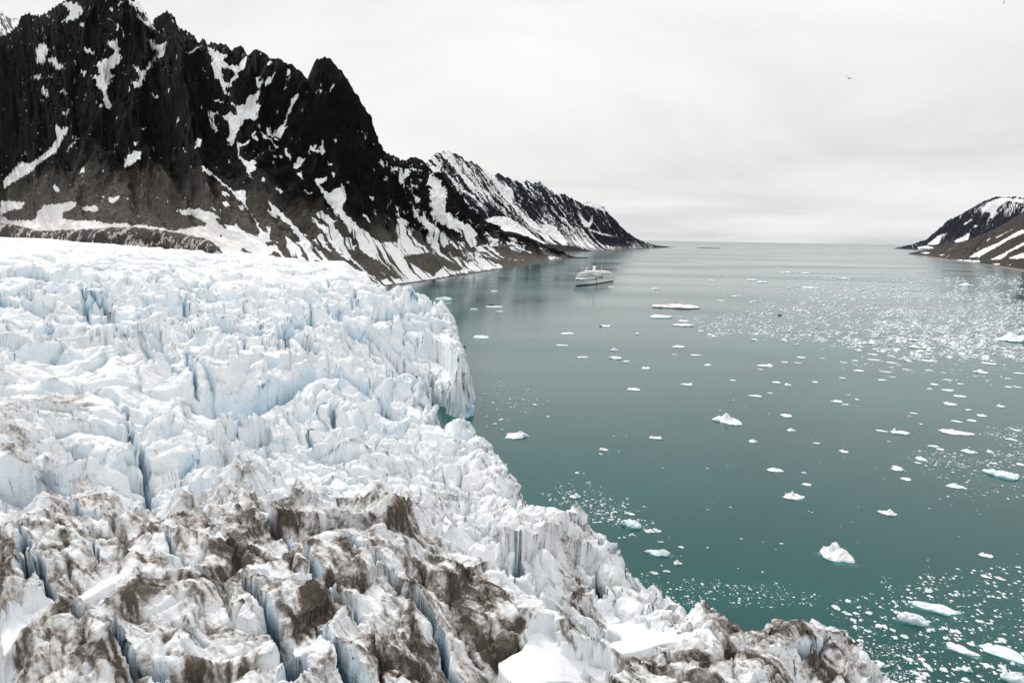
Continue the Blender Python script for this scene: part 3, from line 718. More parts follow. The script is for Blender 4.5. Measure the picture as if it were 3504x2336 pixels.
# ---- traced snow, near mountain (white = 1, bare patch inside snow = -1)
sn = Raster(-500, -200, 2300, 1060, 2)
SNOW = [a4((570, 580), (620, 590), (650, 690), (600, 800), (590, 850), (490, 850), (500, 760), (480, 720), (490, 630)),
 a4((660, 770), (720, 780), (860, 910), (810, 940), (720, 870), (650, 800)), a4((550, 540), (630, 485), (640, 495), (570, 545)),
 a4((840, 50), (900, 30), (1040, 40), (1130, 110), (1090, 180), (1000, 270), (930, 270), (840, 310), (800, 300), (900, 240), (940, 190), (890, 110)),
 a4((580, 190), (640, 210), (700, 260), (740, 330), (720, 320), (690, 270)), a4((1040, 300), (1130, 310), (1130, 370), (1090, 350)),
 a4((1440, 110), (1490, 100), (1530, 150), (1480, 150)), a4((1400, 220), (1480, 250), (1560, 320), (1590, 320), (1600, 360), (1580, 450), (1560, 410), (1570, 350), (1520, 300), (1450, 260)),
 a4((1690, 0), (1850, 0), (2000, 220), (1960, 230), (1870, 160), (1780, 60)), a4((1800, 180), (1870, 210), (1950, 290), (2050, 370), (2260, 520), (2250, 525), (2030, 380), (1920, 300)),
 a4((1970, 230), (2060, 250), (2010, 350), (1970, 310)), a4((1590, 10), (1660, 20), (1640, 60), (1600, 40)),
 a4((1580, 450), (1600, 460), (1580, 480), (1570, 530), (1590, 610), (1650, 650), (1580, 710), (1520, 680), (1460, 600), (1450, 530), (1510, 560), (1560, 510)),
 a4((1580, 715), (1620, 740), (1600, 830), (1490, 920), (1490, 970), (1560, 1010), (1450, 1060), (1510, 1065), (1440, 1130), (1425, 1230), (1450, 1330), (1500, 1390), (1480, 1450), (1440, 1475), (1420, 1400), (1390, 1360), (1400, 1250), (1300, 1160), (1290, 1100), (1240, 1040), (1240, 1010), (1300, 1030), (1340, 1000), (1300, 890), (1370, 800), (1480, 770), (1540, 720)),
 a4((1980, 490), (2060, 570), (2120, 620), (2200, 570), (2250, 560), (2190, 650), (2180, 750), (2080, 810), (2040, 890), (1960, 980), (1910, 1080), (1850, 1190), (1800, 1200), (1790, 1110), (1870, 1080), (1880, 1020), (1760, 860), (1780, 830), (1860, 920), (1950, 960), (2010, 860), (2100, 760), (2100, 700), (2030, 610)),
 a4((1700, 1020), (1740, 1050), (1800, 1120), (1780, 1130), (1730, 1060)), a4((1100, 940), (1165, 980), (1090, 1045)), a4((1150, 660), (1190, 650), (1280, 720), (1270, 740), (1200, 710), (1150, 710)),
 a4((440, 1000), (530, 1000), (565, 1040), (520, 1080), (470, 1050)), a4((550, 1155), (610, 1170), (640, 1260), (680, 1310), (640, 1300), (600, 1260), (560, 1270)), a4((500, 1250), (560, 1330), (600, 1385), (550, 1350)),
 a4((650, 1010), (710, 1000), (720, 1030), (660, 1035)), a4((800, 1210), (850, 1200), (880, 1270), (820, 1240)), a4((810, 1490), (860, 1520), (920, 1440), (925, 1500), (880, 1550)), a4((740, 930), (790, 950), (770, 970)),
 a4((1330, 1410), (1390, 1420), (1380, 1450), (1340, 1440)), a4((2010, 1180), (2060, 1260), (2130, 1300), (2120, 1350), (2050, 1280)),
 # left lower gully
 c1_((300, 655), (320, 690), (350, 690), (372, 668), (350, 730), (322, 770), (310, 810), (215, 875), (140, 940), (60, 985), (20, 1015), (20, 965), (60, 930), (95, 880), (130, 870), (160, 880), (240, 825), (290, 765), (310, 720), (295, 690)),
 c1_((435, 735), (395, 775), (355, 812), (372, 785), (410, 745)), c1_((690, 830), (720, 810), (755, 812), (755, 850), (700, 890), (665, 895), (675, 850)), c1_((755, 690), (795, 685), (765, 700)), c1_((712, 770), (740, 750), (730, 780)),
 c1_((1075, 738), (1090, 742), (1050, 802), (1042, 796)), c1_((965, 790), (985, 795), (1027, 830), (1000, 818)), c1_((430, 905), (455, 895), (455, 925), (430, 938)), c1_((285, 985), (320, 1010), (322, 1025), (290, 1030)), c1_((135, 815), (145, 830), (125, 845)),
 c1_((585, 1062), (645, 1050), (630, 1080), (590, 1090)), c1_((665, 1065), (710, 1048), (680, 1076)), c1_((540, 1050), (560, 1048), (560, 1065)), c1_((440, 1115), (522, 1105), (525, 1125), (500, 1150), (490, 1130), (440, 1132)),
 # snow band over the moraine
 b5((0, 230), (100, 230), (235, 240), (190, 300), (60, 320), (0, 370), (60, 370), (50, 400), (130, 400), (230, 405), (325, 405), (330, 330), (390, 255), (440, 265), (640, 235), (690, 235), (660, 290), (560, 340), (560, 375), (640, 405), (790, 400), (880, 405), (920, 430), (1120, 430), (1140, 445), (1300, 440), (1480, 480), (1660, 520), (1900, 570), (2000, 690), (2050, 740), (0, 740)),
 # fan
 b5((1590, 312), (1700, 300), (1790, 300), (1900, 340), (1960, 370), (2030, 460), (2110, 440), (2230, 530), (2352, 570), (2352, 800), (2200, 800), (2000, 700), (1880, 590), (1700, 520), (1800, 480), (1860, 450), (1700, 355), (1640, 350)),
 b5((730, 285), (880, 265), (840, 345), (820, 300), (740, 315)),
 # m2: big Y gully and others
 m2((330, 150), (440, 220), (380, 235), (560, 260), (500, 350), (480, 440), (520, 540), (620, 620), (520, 610), (580, 720), (660, 830), (740, 830), (760, 750), (790, 720), (850, 700), (870, 640), (920, 640), (910, 720), (850, 790), (910, 810), (890, 880), (840, 990), (800, 980), (740, 960), (740, 1000), (690, 1050), (650, 1130), (620, 1220), (590, 1250), (555, 1200), (600, 1120), (590, 1060), (540, 980), (510, 920), (600, 900), (690, 930), (650, 900), (600, 760), (470, 600), (430, 480), (390, 340)),
 m2((620, 400), (760, 290), (790, 300), (760, 400), (640, 500), (700, 480), (560, 610), (540, 590), (640, 500), (620, 450)), m2((480, 350), (620, 400), (620, 430), (480, 420)), m2((620, 720), (720, 655), (715, 670), (640, 720)),
 m2((355, 870), (400, 900), (470, 900), (400, 940), (430, 1020), (470, 1110), (430, 1110), (400, 1040), (370, 960)), m2((380, 720), (470, 760), (560, 780), (520, 800), (440, 770)),
 m2((1330, 685), (1330, 740), (1270, 820), (1230, 900), (1195, 940), (1185, 1060), (1130, 1190), (1100, 1200), (1040, 1150), (1100, 1080), (1160, 1010), (1190, 920), (1240, 830), (1240, 750), (1290, 710)),
 m2((980, 1060), (1010, 1070), (1050, 1150), (1010, 1140)), m2((865, 950), (920, 1050), (900, 1060)), m2((870, 520), (930, 530), (920, 620), (870, 610)), m2((950, 530), (1020, 500), (1020, 590), (980, 580)), m2((975, 350), (1030, 350), (990, 410)), m2((1150, 450), (1190, 395), (1170, 440)),
 m2((1690, 540), (1700, 600), (1670, 680), (1660, 660), (1685, 600)), m2((1185, 600), (1235, 655), (1200, 640)), m2((650, 1200), (690, 1220), (800, 1210), (780, 1250), (700, 1260), (720, 1350), (740, 1430), (860, 1420), (780, 1470), (860, 1480), (800, 1550), (760, 1500), (690, 1380), (670, 1270)),
 m2((880, 1080), (1000, 1170), (1110, 1250), (1100, 1270), (1000, 1190), (920, 1140)), m2((1000, 1210), (1040, 1290), (1110, 1300), (1040, 1310), (1010, 1260)), m2((1070, 1345), (1140, 1360), (1180, 1400), (1120, 1395)), m2((1180, 1290), (1230, 1290), (1240, 1420), (1190, 1340)),
 m2((1430, 1330), (1470, 1240), (1540, 1310), (1560, 1240), (1595, 1170), (1600, 1290), (1580, 1335), (1530, 1320), (1480, 1290), (1390, 1390), (1340, 1430), (1330, 1500), (1290, 1480), (1330, 1380), (1380, 1390)), m2((1630, 1400), (1660, 1430), (1680, 1480), (1640, 1460)), m2((1690, 1150), (1740, 1195), (1700, 1210)),
 m2((280, 1480), (340, 1500), (420, 1568), (370, 1568), (300, 1520)), m2((240, 1160), (290, 1170), (220, 1290), (200, 1285)), m2((120, 240), (270, 185), (270, 195), (150, 265)), m2((820, 1150), (880, 1160), (880, 1210), (840, 1190)), m2((860, 1350), (900, 1360), (880, 1380)),
 # m3: slopes over the glacier edge
 m3((280, 60), (340, 90), (480, 200), (620, 330), (740, 320), (760, 400), (760, 480), (810, 560), (880, 660), (930, 740), (1010, 790), (1020, 850), (1100, 860), (1190, 940), (1200, 900), (1190, 810), (1250, 870), (1320, 870), (1330, 820), (1280, 750), (1200, 680), (1150, 640), (1060, 560), (1000, 470), (975, 390), (1030, 460), (1100, 510), (1180, 600), (1250, 670), (1330, 740), (1400, 790), (1500, 860), (1540, 790), (1600, 780), (1500, 670), (1440, 570), (1540, 660), (1620, 700), (1660, 700), (1560, 620), (1520, 560), (1560, 530), (1620, 590), (1740, 640), (1680, 650), (1720, 740), (1790, 800), (1890, 850), (1920, 820), (1800, 710), (1890, 760), (1740, 590), (1620, 420), (1530, 250), (1500, 190), (1610, 170), (1610, 230), (1550, 230), (1600, 340), (1660, 350), (1740, 290), (1780, 230), (1840, 310), (1820, 440), (1790, 520), (1900, 640), (2000, 730), (2060, 760), (2195, 880), (2195, 1568), (2100, 1350), (1400, 1160), (900, 1080), (600, 1030), (480, 1020), (400, 880), (200, 800), (0, 770), (0, 750), (120, 690), (330, 690), (180, 580), (40, 540), (160, 515), (340, 560), (430, 600), (560, 690), (640, 690), (760, 770), (850, 820), (890, 810), (900, 760), (870, 680), (800, 560), (700, 440), (620, 360), (500, 250), (400, 160)),
 m3((490, 310), (600, 370), (540, 380), (500, 360)), m3((490, 420), (560, 440), (600, 500), (530, 490)), m3((660, 450), (750, 520), (700, 530)), m3((380, 500), (450, 520), (410, 545)),
 m3((980, 680), (1010, 700), (1020, 800), (980, 750)), m3((930, 510), (980, 590), (1000, 640), (960, 560)), m3((970, 510), (1050, 550), (1110, 640), (1030, 590)),
 m3((1300, 110), (1340, 120), (1400, 240), (1350, 200)), m3((1050, 270), (1100, 300), (1140, 290), (1130, 340), (1080, 310)), m3((1400, 310), (1440, 340), (1490, 330), (1480, 350), (1430, 350)), m3((930, 190), (970, 190), (960, 240), (930, 230)), m3((720, 0), (880, 0), (850, 80), (800, 140), (860, 220), (790, 160), (740, 60)), m3((1280, 20), (1340, 0), (1330, 90), (1290, 80)),
 m3((1650, 140), (1690, 120), (1720, 160), (1680, 160)), m3((1640, 0), (1680, 60), (1650, 70)), m3((1990, 560), (2060, 580), (2110, 650), (2080, 650), (2040, 600), (2020, 610)), m3((2105, 560), (2195, 700), (2180, 690)), m3((2090, 60), (2140, 120), (2110, 100)), m3((2085, 380), (2130, 410), (2110, 430)), m3((1850, 220), (1880, 260), (1840, 260)), m3((1930, 280), (1960, 310), (1940, 310)),
 # c2 lower right of the near mountain
 c2((540, 1052), (480, 1035), (300, 900), (200, 860), (210, 780), (330, 740), (560, 780), (660, 775), (645, 700), (650, 620), (700, 630), (740, 690), (800, 760), (840, 830), (900, 850), (1000, 870), (1060, 900), (1160, 885), (1280, 905), (1300, 935), (1060, 965), (870, 1005), (650, 1038)),
 c2((740, 560), (800, 610), (880, 690), (980, 760), (1080, 830), (1190, 860), (1280, 880), (1290, 905), (1180, 890), (1060, 850), (940, 770), (840, 700), (770, 610)),
 c2((850, 350), (900, 390), (950, 440), (960, 520), (945, 590), (1000, 620), (1040, 640), (1120, 700), (1190, 760), (1260, 800), (1180, 810), (1130, 790), (1090, 730), (1130, 830), (1250, 870), (1400, 890), (1560, 890), (1690, 872), (1570, 862), (1600, 888), (1400, 915), (1290, 900), (1180, 850), (1080, 790), (1000, 720), (900, 650), (850, 600), (870, 570), (860, 480), (845, 400)),
 c2((660, 300), (685, 340), (740, 310), (700, 380), (680, 425), (655, 390), (665, 350)), c2((545, 280), (570, 270), (585, 295), (560, 320)), c2((600, 320), (650, 310), (640, 340), (610, 340)), c2((715, 440), (780, 420), (785, 430), (720, 450)), c2((745, 485), (775, 490), (790, 535), (760, 520)), c2((550, 355), (590, 390), (585, 405)), c2((775, 290), (805, 340), (795, 345)), c2((1300, 830), (1400, 850), (1480, 880), (1400, 870)),
 c2((480, 305), (510, 335), (500, 340)), c2((480, 490), (510, 500), (500, 525)), c2((690, 540), (715, 590), (700, 585)), c2((635, 520), (665, 600), (655, 620), (640, 570))]
for p in SNOW: sn.poly(p, 1.0)
BARE = [m3((420, 610), (500, 650), (555, 725), (530, 720), (450, 650)), m3((710, 920), (800, 990), (870, 1040), (905, 1080), (820, 1050), (630, 1015), (640, 980), (720, 970)), m3((950, 870), (1040, 870), (1050, 910), (990, 915)), m3((1050, 870), (1130, 890), (1200, 960), (1240, 1030), (1370, 1140), (1360, 1160), (1240, 1140), (1190, 1040), (1150, 980)), m3((990, 1030), (1080, 970), (1150, 1040), (1150, 1070), (1050, 1090), (1010, 1070)),
 m3((1330, 1015), (1400, 1010), (1425, 1035), (1380, 1035)), m3((1480, 1065), (1560, 1100), (1625, 1160), (1500, 1150)), m3((1370, 790), (1500, 880), (1600, 950), (1720, 1040), (1840, 1140), (1960, 1230), (2040, 1300), (1900, 1220), (1760, 1120), (1620, 1020), (1480, 900)), m3((1600, 880), (1700, 950), (1820, 1040), (1940, 1140), (2060, 1230), (2195, 1330), (2050, 1250), (1900, 1130), (1760, 1030)),
 m3((1850, 965), (1960, 965), (2080, 1050), (2195, 1140), (2195, 1300), (2080, 1180), (1990, 1110), (1900, 1040)), m3((1700, 650), (1800, 700), (1900, 830), (1780, 790), (1710, 720)), m3((465, 785), (510, 800), (510, 825)), m3((0, 600), (160, 580), (340, 695), (200, 700), (0, 740)),
 c2((690, 870), (770, 850), (850, 845), (940, 870), (1060, 940), (1000, 955), (940, 920), (900, 950), (880, 985), (780, 930)), c2((340, 830), (400, 830), (520, 880), (660, 990), (640, 1003), (540, 930), (500, 920), (610, 1005), (540, 1000), (430, 930)), c2((730, 700), (800, 740), (850, 800), (800, 790), (750, 740)), c2((200, 780), (300, 850), (400, 950), (480, 1010), (350, 930), (240, 840)),
 c2((1110, 730), (1180, 740), (1230, 800), (1150, 790)), c2((890, 660), (1000, 700), (1080, 770), (1000, 760)), c2((1240, 800), (1400, 840), (1560, 860), (1600, 890), (1480, 895), (1300, 850)), c2((1100, 850), (1300, 890), (1500, 895), (1440, 912), (1320, 925), (1200, 880)), c2((960, 800), (1060, 850), (1000, 860))]
for p in BARE: sn.poly(p, -1.0)
sn.blur(1, 2)
dn_ = Raster(-500, -200, 2300, 1060, 8)
dn_.poly([(-500, -200), (600, -200), (700, 150), (600, 300), (300, 330), (-500, 330)], 0.17)
dn_.poly([(600, -20), (1300, 200), (1300, 560), (900, 560), (700, 300)], 0.15)
dn_.poly([(700, 600), (1300, 600), (1500, 740), (1700, 820), (1700, 920), (1300, 880), (900, 760)], 0.20)
dn_.poly([(1290, 520), (1480, 560), (1530, 700), (1760, 800), (1900, 850), (1800, 905), (1500, 880), (1350, 700)], 0.42)
dn_.poly([(1480, 760), (1640, 800), (1800, 840), (1990, 878), (1860, 893), (1700, 918), (1500, 930), (1450, 860)], 0.60)
dn_.blur(3)
tn = Raster(-500, -200, 2300, 1060, 8)
tn.poly([(-500, 650), (600, 700), (900, 850), (880, 950), (-500, 950)], 0.6); tn.poly([(900, 800), (1300, 900), (1300, 1000), (850, 900)], 0.18); tn.blur(5)

NEAR_ROCK = rock_mat('dark_rock', (0.0018, 0.0016, 0.0015), (0.0105, 0.009, 0.008), (0.145, 0.131, 0.113))
RIDGE_A = [(-500, 90), (-300, 30), (-120, 60), (-20, 130), (20, 120), (55, 95), (68, 62), (77, 52), (96, 44), (112, 50), (134, 57), (145, 50), (156, 48), (170, 38), (185, 26), (200, 16), (223, 2), (260, -30), (300, -55), (350, -80), (400, -60), (440, -25), (466, -2), (475, 12), (485, 26), (496, 42), (508, 56), (514, 78), (520, 84), (526, 66), (534, 58), (540, 50), (552, 48), (560, 44), (570, 38), (580, 42), (590, 50), (598, 62), (606, 89), (622, 100), (638, 108), (660, 122), (679, 140), (686, 142), (692, 137), (700, 144), (708, 150), (722, 146), (740, 148), (756, 149), (772, 153), (785, 168), (797, 172), (800, 163), (815, 161), (826, 164), (838, 182), (846, 192), (858, 180), (866, 174), (880, 173), (896, 180), (912, 192), (926, 200), (950, 202), (975, 214), (1000, 220), (1020, 236), (1036, 254), (1048, 268), (1056, 277), (1062, 262), (1069, 250), (1074, 222), (1082, 208), (1096, 200), (1113, 196), (1128, 206), (1142, 220), (1158, 232), (1172, 245), (1186, 276), (1204, 302), (1218, 330), (1236, 358), (1250, 390), (1262, 430), (1270, 470), (1279, 508), (1290, 513), (1308, 520), (1326, 524), (1342, 530), (1354, 536), (1370, 545), (1387, 552), (1398, 545), (1409, 539), (1422, 540), (1436, 548), (1448, 566), (1456, 572),
           (1470, 600), (1486, 640), (1505, 680), (1530, 705), (1560, 722), (1600, 752), (1640, 778), (1690, 800), (1740, 812), (1800, 832), (1862, 848), (1900, 866), (1935, 877), (1975, 880), (2010, 881)]
TAB_A = [(-500, 3000, -700, 795, 66), (-20, 2800, -40, 800, 66), (223, 2350, 280, 826, 60), (466, 2000, 560, 846, 53), (600, 1780, 840, 884, 42), (740, 1640, 1080, 926, 30), (860, 1580, 1240, 960, 12), (980, 1560, 1310, 975, 0), (1056, 1560, 1380, 966, 0), (1113, 1600, 1440, 961, 0),
         (1279, 1750, 1560, 942, 0), (1354, 1950, 1640, 930, 0), (1409, 2150, 1718, 917, 0), (1456, 2350, 1790, 904, 0), (1505, 2450, 1830, 897, 0), (1560, 2500, 1865, 892, 0), (1640, 2620, 1895, 889, 0), (1740, 2720, 1930, 885, 0), (1862, 2830, 1960, 882.5, 0), (1935, 2900, 1985, 881.5, 0), (2010, 2950, 2012, 881, 0)]
bz = Raster(-500, -200, 2300, 1060, 8)
bz.poly(c2((60, 600), (400, 700), (700, 640), (900, 700), (1250, 840), (1560, 880), (1300, 935), (870, 1005), (540, 1050), (300, 960), (100, 800)), 0.42)
bz.poly(c2((850, 350), (950, 380), (1000, 600), (900, 620)), 0.0)
bz.poly(m3((1300, 720), (1700, 900), (2195, 1200), (2195, 1500), (1700, 1300), (1300, 1000)), 0.30)
bz.blur(3)
ma, base_a = loft('mountain', RIDGE_A, TAB_A, 1500, 600, 52, sn, dn_, NEAR_ROCK, seed=100, prof=1.45, tint=tn, speck=0.04, bare=bz, gul=(170, 250), iso=0.9, talus_h=0.42)
tag(ma, 'near black jagged mountain wall with white snow gullies above the glacier', 'mountain')

# ---- snowy mountain farther out
sb = Raster(1300, 480, 2400, 900, 1.5)
for p in (m4((670, 660), (760, 625), (880, 630), (960, 680), (1050, 740), (1150, 830), (1240, 880), (1200, 870), (1080, 830), (930, 770), (860, 760), (760, 720)), m4((170, 180), (270, 180), (290, 240), (200, 240)), m4((200, 240), (260, 300), (300, 430), (330, 560), (330, 640), (260, 640), (200, 600), (220, 500), (190, 320)),
          m4((1540, 520), (1640, 500), (1720, 540), (1770, 590), (1680, 560)), m4((1560, 730), (1700, 770), (1900, 820), (1760, 800), (1620, 760)), m4((1490, 560), (1540, 630), (1610, 690), (1650, 590), (1640, 680), (1610, 730), (1560, 720)), m4((840, 340), (920, 370), (930, 440), (890, 430)), m4((1170, 700), (1290, 700), (1420, 860), (1380, 890), (1250, 800))):
    sb.poly(p, 1)
for p in (m4((800, 780), (930, 770), (1100, 830), (1210, 880), (1450, 900), (1620, 940), (1500, 945), (1250, 930), (1100, 960), (900, 870)), m4((1650, 790), (1850, 830), (1980, 890), (1800, 890), (1700, 850)), m4((270, 580), (300, 600), (290, 610)), m4((330, 300), (400, 430), (480, 560), (560, 640), (420, 560), (350, 480))):
    sb.poly(p, -1)
sb.blur(1, 2)
db = Raster(1300, 480, 2400, 900, 6); db.a[:] = 0.38
db.poly(m4((100, 100), (300, 40), (560, 140), (800, 250), (950, 340), (950, 480), (1050, 640), (800, 620), (600, 560), (400, 360), (200, 260)), 0.57)
db.poly(m4((900, 640), (1300, 640), (1700, 860), (1750, 930), (1500, 930), (1200, 850)), 0.62)
db.poly(m4((1100, 320), (1500, 460), (1800, 540), (2000, 780), (1900, 800), (1500, 740), (1300, 640), (1150, 480)), 0.38)
db.poly(m4((950, 300), (1150, 330), (1260, 600), (1500, 780), (1300, 700), (1000, 480)), 0.52)
db.poly(m4((1700, 840), (2100, 860), (2330, 900), (2300, 915), (1700, 935)), 0.56)
db.blur(2)
FAR_ROCK = rock_mat('haze_blue_black_rock', (0.010, 0.012, 0.022), (0.022, 0.025, 0.040), (0.040, 0.040, 0.047), sc=0.45)  # blue tint of the distant air is put into the rock colour
RIDGE_B = [(1380, 640), (1420, 600), (1445, 566), (1462, 555), (1475, 538), (1486, 527), (1500, 524), (1512, 526), (1520, 516), (1532, 518), (1545, 524), (1564, 528), (1580, 540), (1592, 550), (1612, 556), (1632, 562), (1650, 578), (1672, 590), (1690, 600), (1700, 596), (1704, 592), (1716, 600), (1740, 612), (1768, 622), (1785, 628), (1796, 624), (1806, 620), (1818, 626), (1826, 630), (1834, 624), (1842, 622), (1856, 630), (1868, 640), (1886, 656), (1898, 670), (1904, 664), (1930, 665), (1940, 672), (1962, 682), (1980, 692), (1998, 698), (2020, 691), (2032, 696), (2048, 702), (2066, 710), (2078, 728), (2092, 742), (2106, 754), (2120, 772), (2140, 792), (2161, 806), (2185, 822), (2200, 829), (2240, 838), (2290, 845), (2310, 846)]
TAB_B = [(1380, 4700, 1700, 868, 0), (1520, 4900, 1840, 864, 0), (1704, 5200, 1960, 861, 0), (1842, 5500, 2040, 859, 0), (1962, 5900, 2090, 857, 0), (2066, 6400, 2140, 853.5, 0), (2161, 7000, 2195, 850, 0), (2240, 7450, 2250, 847.5, 0), (2310, 7850, 2312, 846, 0)]
mb, _ = loft('mountain', RIDGE_B, TAB_B, 1250, 420, 62, sb, db, FAR_ROCK, rag=0.35, seed=300, prof=1.25, gul=(120, 1300), warp=0.35, iso=0.2, back=(900, 700), crest_noise=12, foot_drop=10, talus_h=0.2, lateral=0.0)
tag(mb, 'snow streaked peak running down to a low cape beyond the near dark mountain', 'mountain')

# ---- mountain across the fjord on the right: far blue one and near brown slope
sr = Raster(3000, 600, 3900, 1000, 1.5)
for p in (c4((2060, 230), (2110, 180), (2200, 150), (2352, 160), (2352, 190), (2250, 170), (2180, 210), (2150, 250), (2080, 245)), c4((1700, 465), (1780, 400), (1850, 380), (1800, 420), (1780, 460)), c4((1880, 440), (1940, 410), (1990, 380), (1980, 430), (1900, 450)), c4((1600, 483), (1700, 470), (1770, 488), (1640, 488)), c4((2030, 330), (2050, 345), (2010, 350)),
          c4((2130, 240), (2190, 250), (2130, 290)), c4((2245, 230), (2270, 270), (2260, 275)), c4((1940, 330), (2000, 290), (2010, 295), (1960, 330))):
    sr.poly(p, 1)
sr.blur(1, 2)
dr = Raster(3000, 600, 3900, 1000, 6); dr.a[:] = 0.27
dr.poly(c4((1900, 260), (2170, 130), (2352, 140), (3200, 0), (3200, 300), (2352, 260), (2100, 260)), 0.5); dr.blur(2)
RB_ = rock_mat('haze_blue_brown_rock', (0.015, 0.017, 0.032), (0.036, 0.039, 0.060), (0.055, 0.05, 0.05), sc=0.45)  # haze over the far shore painted as blue in the rock
RIDGE_C = [(3060, 850), (3085, 845), (3129, 837), (3150, 829), (3170, 819), (3190, 806), (3206, 794), (3220, 782), (3232, 768), (3240, 756), (3245, 750), (3252, 748), (3260, 749), (3268, 744), (3290, 732), (3304, 724), (3326, 712), (3345, 701), (3362, 690), (3380, 683), (3398, 676), (3411, 672), (3430, 674), (3452, 674), (3470, 672), (3504, 678), (3560, 660), (3660, 640), (3900, 600)]
TAB_C = [(3060, 11420, 3060, 850.5, 0), (3085, 11400, 3085, 851, 0), (3129, 11300, 3112, 851.5, 0), (3206, 11200, 3150, 853, 0), (3268, 10600, 3180, 855, 0), (3345, 10100, 3220, 857, 0), (3411, 9700, 3280, 859, 0), (3504, 9100, 3400, 863, 0), (3900, 7200, 3800, 880, 0)]
mc, _ = loft('mountain', RIDGE_C, TAB_C, 700, 260, 85, sr, dr, RB_, rag=0.35, seed=500, prof=1.1, gul=(150, 1500), iso=0.5, back=(900, 600), crest_noise=10, foot_drop=10, talus_h=0.25)
tag(mc, 'bluish snow dusted mountain across the fjord', 'mountain')
sq = Raster(3000, 600, 3900, 1000, 1.5)
for p in (c4((1980, 548), (2060, 500), (2180, 450), (2300, 380), (2352, 360), (2352, 385), (2250, 430), (2150, 490), (2050, 545)), c4((2110, 568), (2200, 530), (2352, 445), (2352, 470), (2250, 515), (2200, 560)), c4((2240, 556), (2352, 515), (2352, 555)), c4((1850, 560), (2060, 570), (2060, 580), (1880, 568)), c4((1760, 540), (1800, 528), (1850, 530)), c4((2120, 590), (2200, 590), (2180, 600)), c4((2200, 605), (2280, 590), (2260, 600)),
          c4((2150, 420), (2300, 345), (2300, 350), (2170, 420)), c4((1640, 520), (1700, 512), (1750, 518), (1700, 524))):
    sq.poly(p, 1)
sq.blur(1, 2)
dq = Raster(3000, 600, 3900, 1000, 6); dq.a[:] = 0.20; dq.blur(1)
RC_ = rock_mat('brown_scree', (0.045, 0.040, 0.036), (0.12, 0.105, 0.092), (0.085, 0.074, 0.063), sc=0.8)
RIDGE_D = [(3112, 866), (3135, 862), (3165, 856), (3200, 852), (3250, 842), (3290, 829), (3324, 817), (3375, 797), (3426, 773), (3465, 748), (3504, 724), (3600, 665), (3900, 480)]
TAB_D = [(3112, 5650, 3108, 868, 0), (3200, 5050, 3160, 874, 0), (3290, 4350, 3220, 883, 0), (3375, 3900, 3290, 892, 0), (3426, 3700, 3340, 897, 0), (3504, 3150, 3440, 912, 0), (3900, 2500, 3850, 950, 0)]
md, _ = loft('mountain', RIDGE_D, TAB_D, 620, 260, 30, sq, dq, RC_, rag=0.35, seed=700, prof=1.15, gul=(110, 1300), back=(500, 300), crest_noise=4, foot_drop=6, talus_h=0.9)
tag(md, 'brown scree slope with long white snow streaks coming down to the shore', 'mountain')

# ---- pale mountain behind the top left corner
RIDGE_E = [(-400, -80), (-150, 20), (0, 40), (26, 60), (60, 66), (110, 110), (200, 200)]
TAB_E = [(-400, 4300, -420, 700, 300), (200, 4200, 190, 700, 300)]
se = Raster(-500, -200, 400, 800, 8); de = Raster(-500, -200, 400, 800, 8); de.a[:] = 0.55
HAZY = rock_mat('grey_hazy_rock', (0.10, 0.10, 0.105), (0.20, 0.20, 0.205), (0.2, 0.2, 0.2), sc=0.45)
me_, _ = loft('mountain', RIDGE_E, TAB_E, 260, 160, 60, se, de, HAZY, seed=900, prof=1.0, gul=(160, 900), back=(500, 300), crest_noise=8)
tag(me_, 'pale grey ridge showing behind the top of the black mountain wall', 'mountain')

# ---- moraine bluff between glacier and mountain
MT = [(-700, 745), (-200, 752), (0, 764), (30, 766), (61, 772), (95, 780), (126, 789), (180, 789), (237, 786), (290, 784), (325, 782), (380, 778), (440, 776), (490, 778), (540, 785), (597, 795), (660, 806), (700, 816), (727, 828), (750, 848), (772, 872)]
MB = [(-700, 800), (0, 812), (115, 824), (176, 834), (325, 840), (455, 856), (570, 860), (681, 876), (762, 884), (780, 888)]
nc = 900; nr_ = 90
S = np.linspace(-700, 772, nc)
ty = np.interp(S, [p[0] for p in MT], [p[1] for p in MT]); by = np.interp(S, [p[0] for p in MB], [p[1] for p in MB])
dep = np.interp(S, [-700, 0, 280, 560, 780], [1900, 1620, 1180, 1090, 960])
Tt = np.linspace(0, 1, nr_)
rows = []
tl_, du_ = [], []
Tp = np.array([at_depth(a, b, c + 30) for a, b, c in zip(S, ty, dep)]); Bp = np.array([at_depth(a, b + 10, c - 18) for a, b, c in zip(S, by, dep)])
mm = np.concatenate([[0], np.cumsum(np.hypot(*np.diff(Tp[:, :2], axis=0).T))])
t = Tt[:, None]
zz_ = Bp[None, :, 2] + (Tp[None, :, 2] - Bp[None, :, 2]) * np.sin(t * np.pi / 2) ** 0.8
xx_ = Bp[None, :, 0] + (Tp[None, :, 0] - Bp[None, :, 0]) * t ** 1.3; yy_ = Bp[None, :, 1] + (Tp[None, :, 1] - Bp[None, :, 1]) * t ** 1.3
uu = mm[None] + 0 * t; hgt = (zz_ - Bp[None, :, 2])
dsp = (ridged(uu / 34, hgt / 60, 801, 4, 0.55) - 0.5) * 9 + (ridged(uu / 9, hgt / 14, 805, 4, 0.55) - 0.5) * 4
yy_ = yy_ - dsp * np.sin(t * np.pi).clip(0, 1) ** 0.5; zz_ = zz_ + 1.6 * fbm(uu / 12, hgt / 12, 811, 4) * (t > 0)
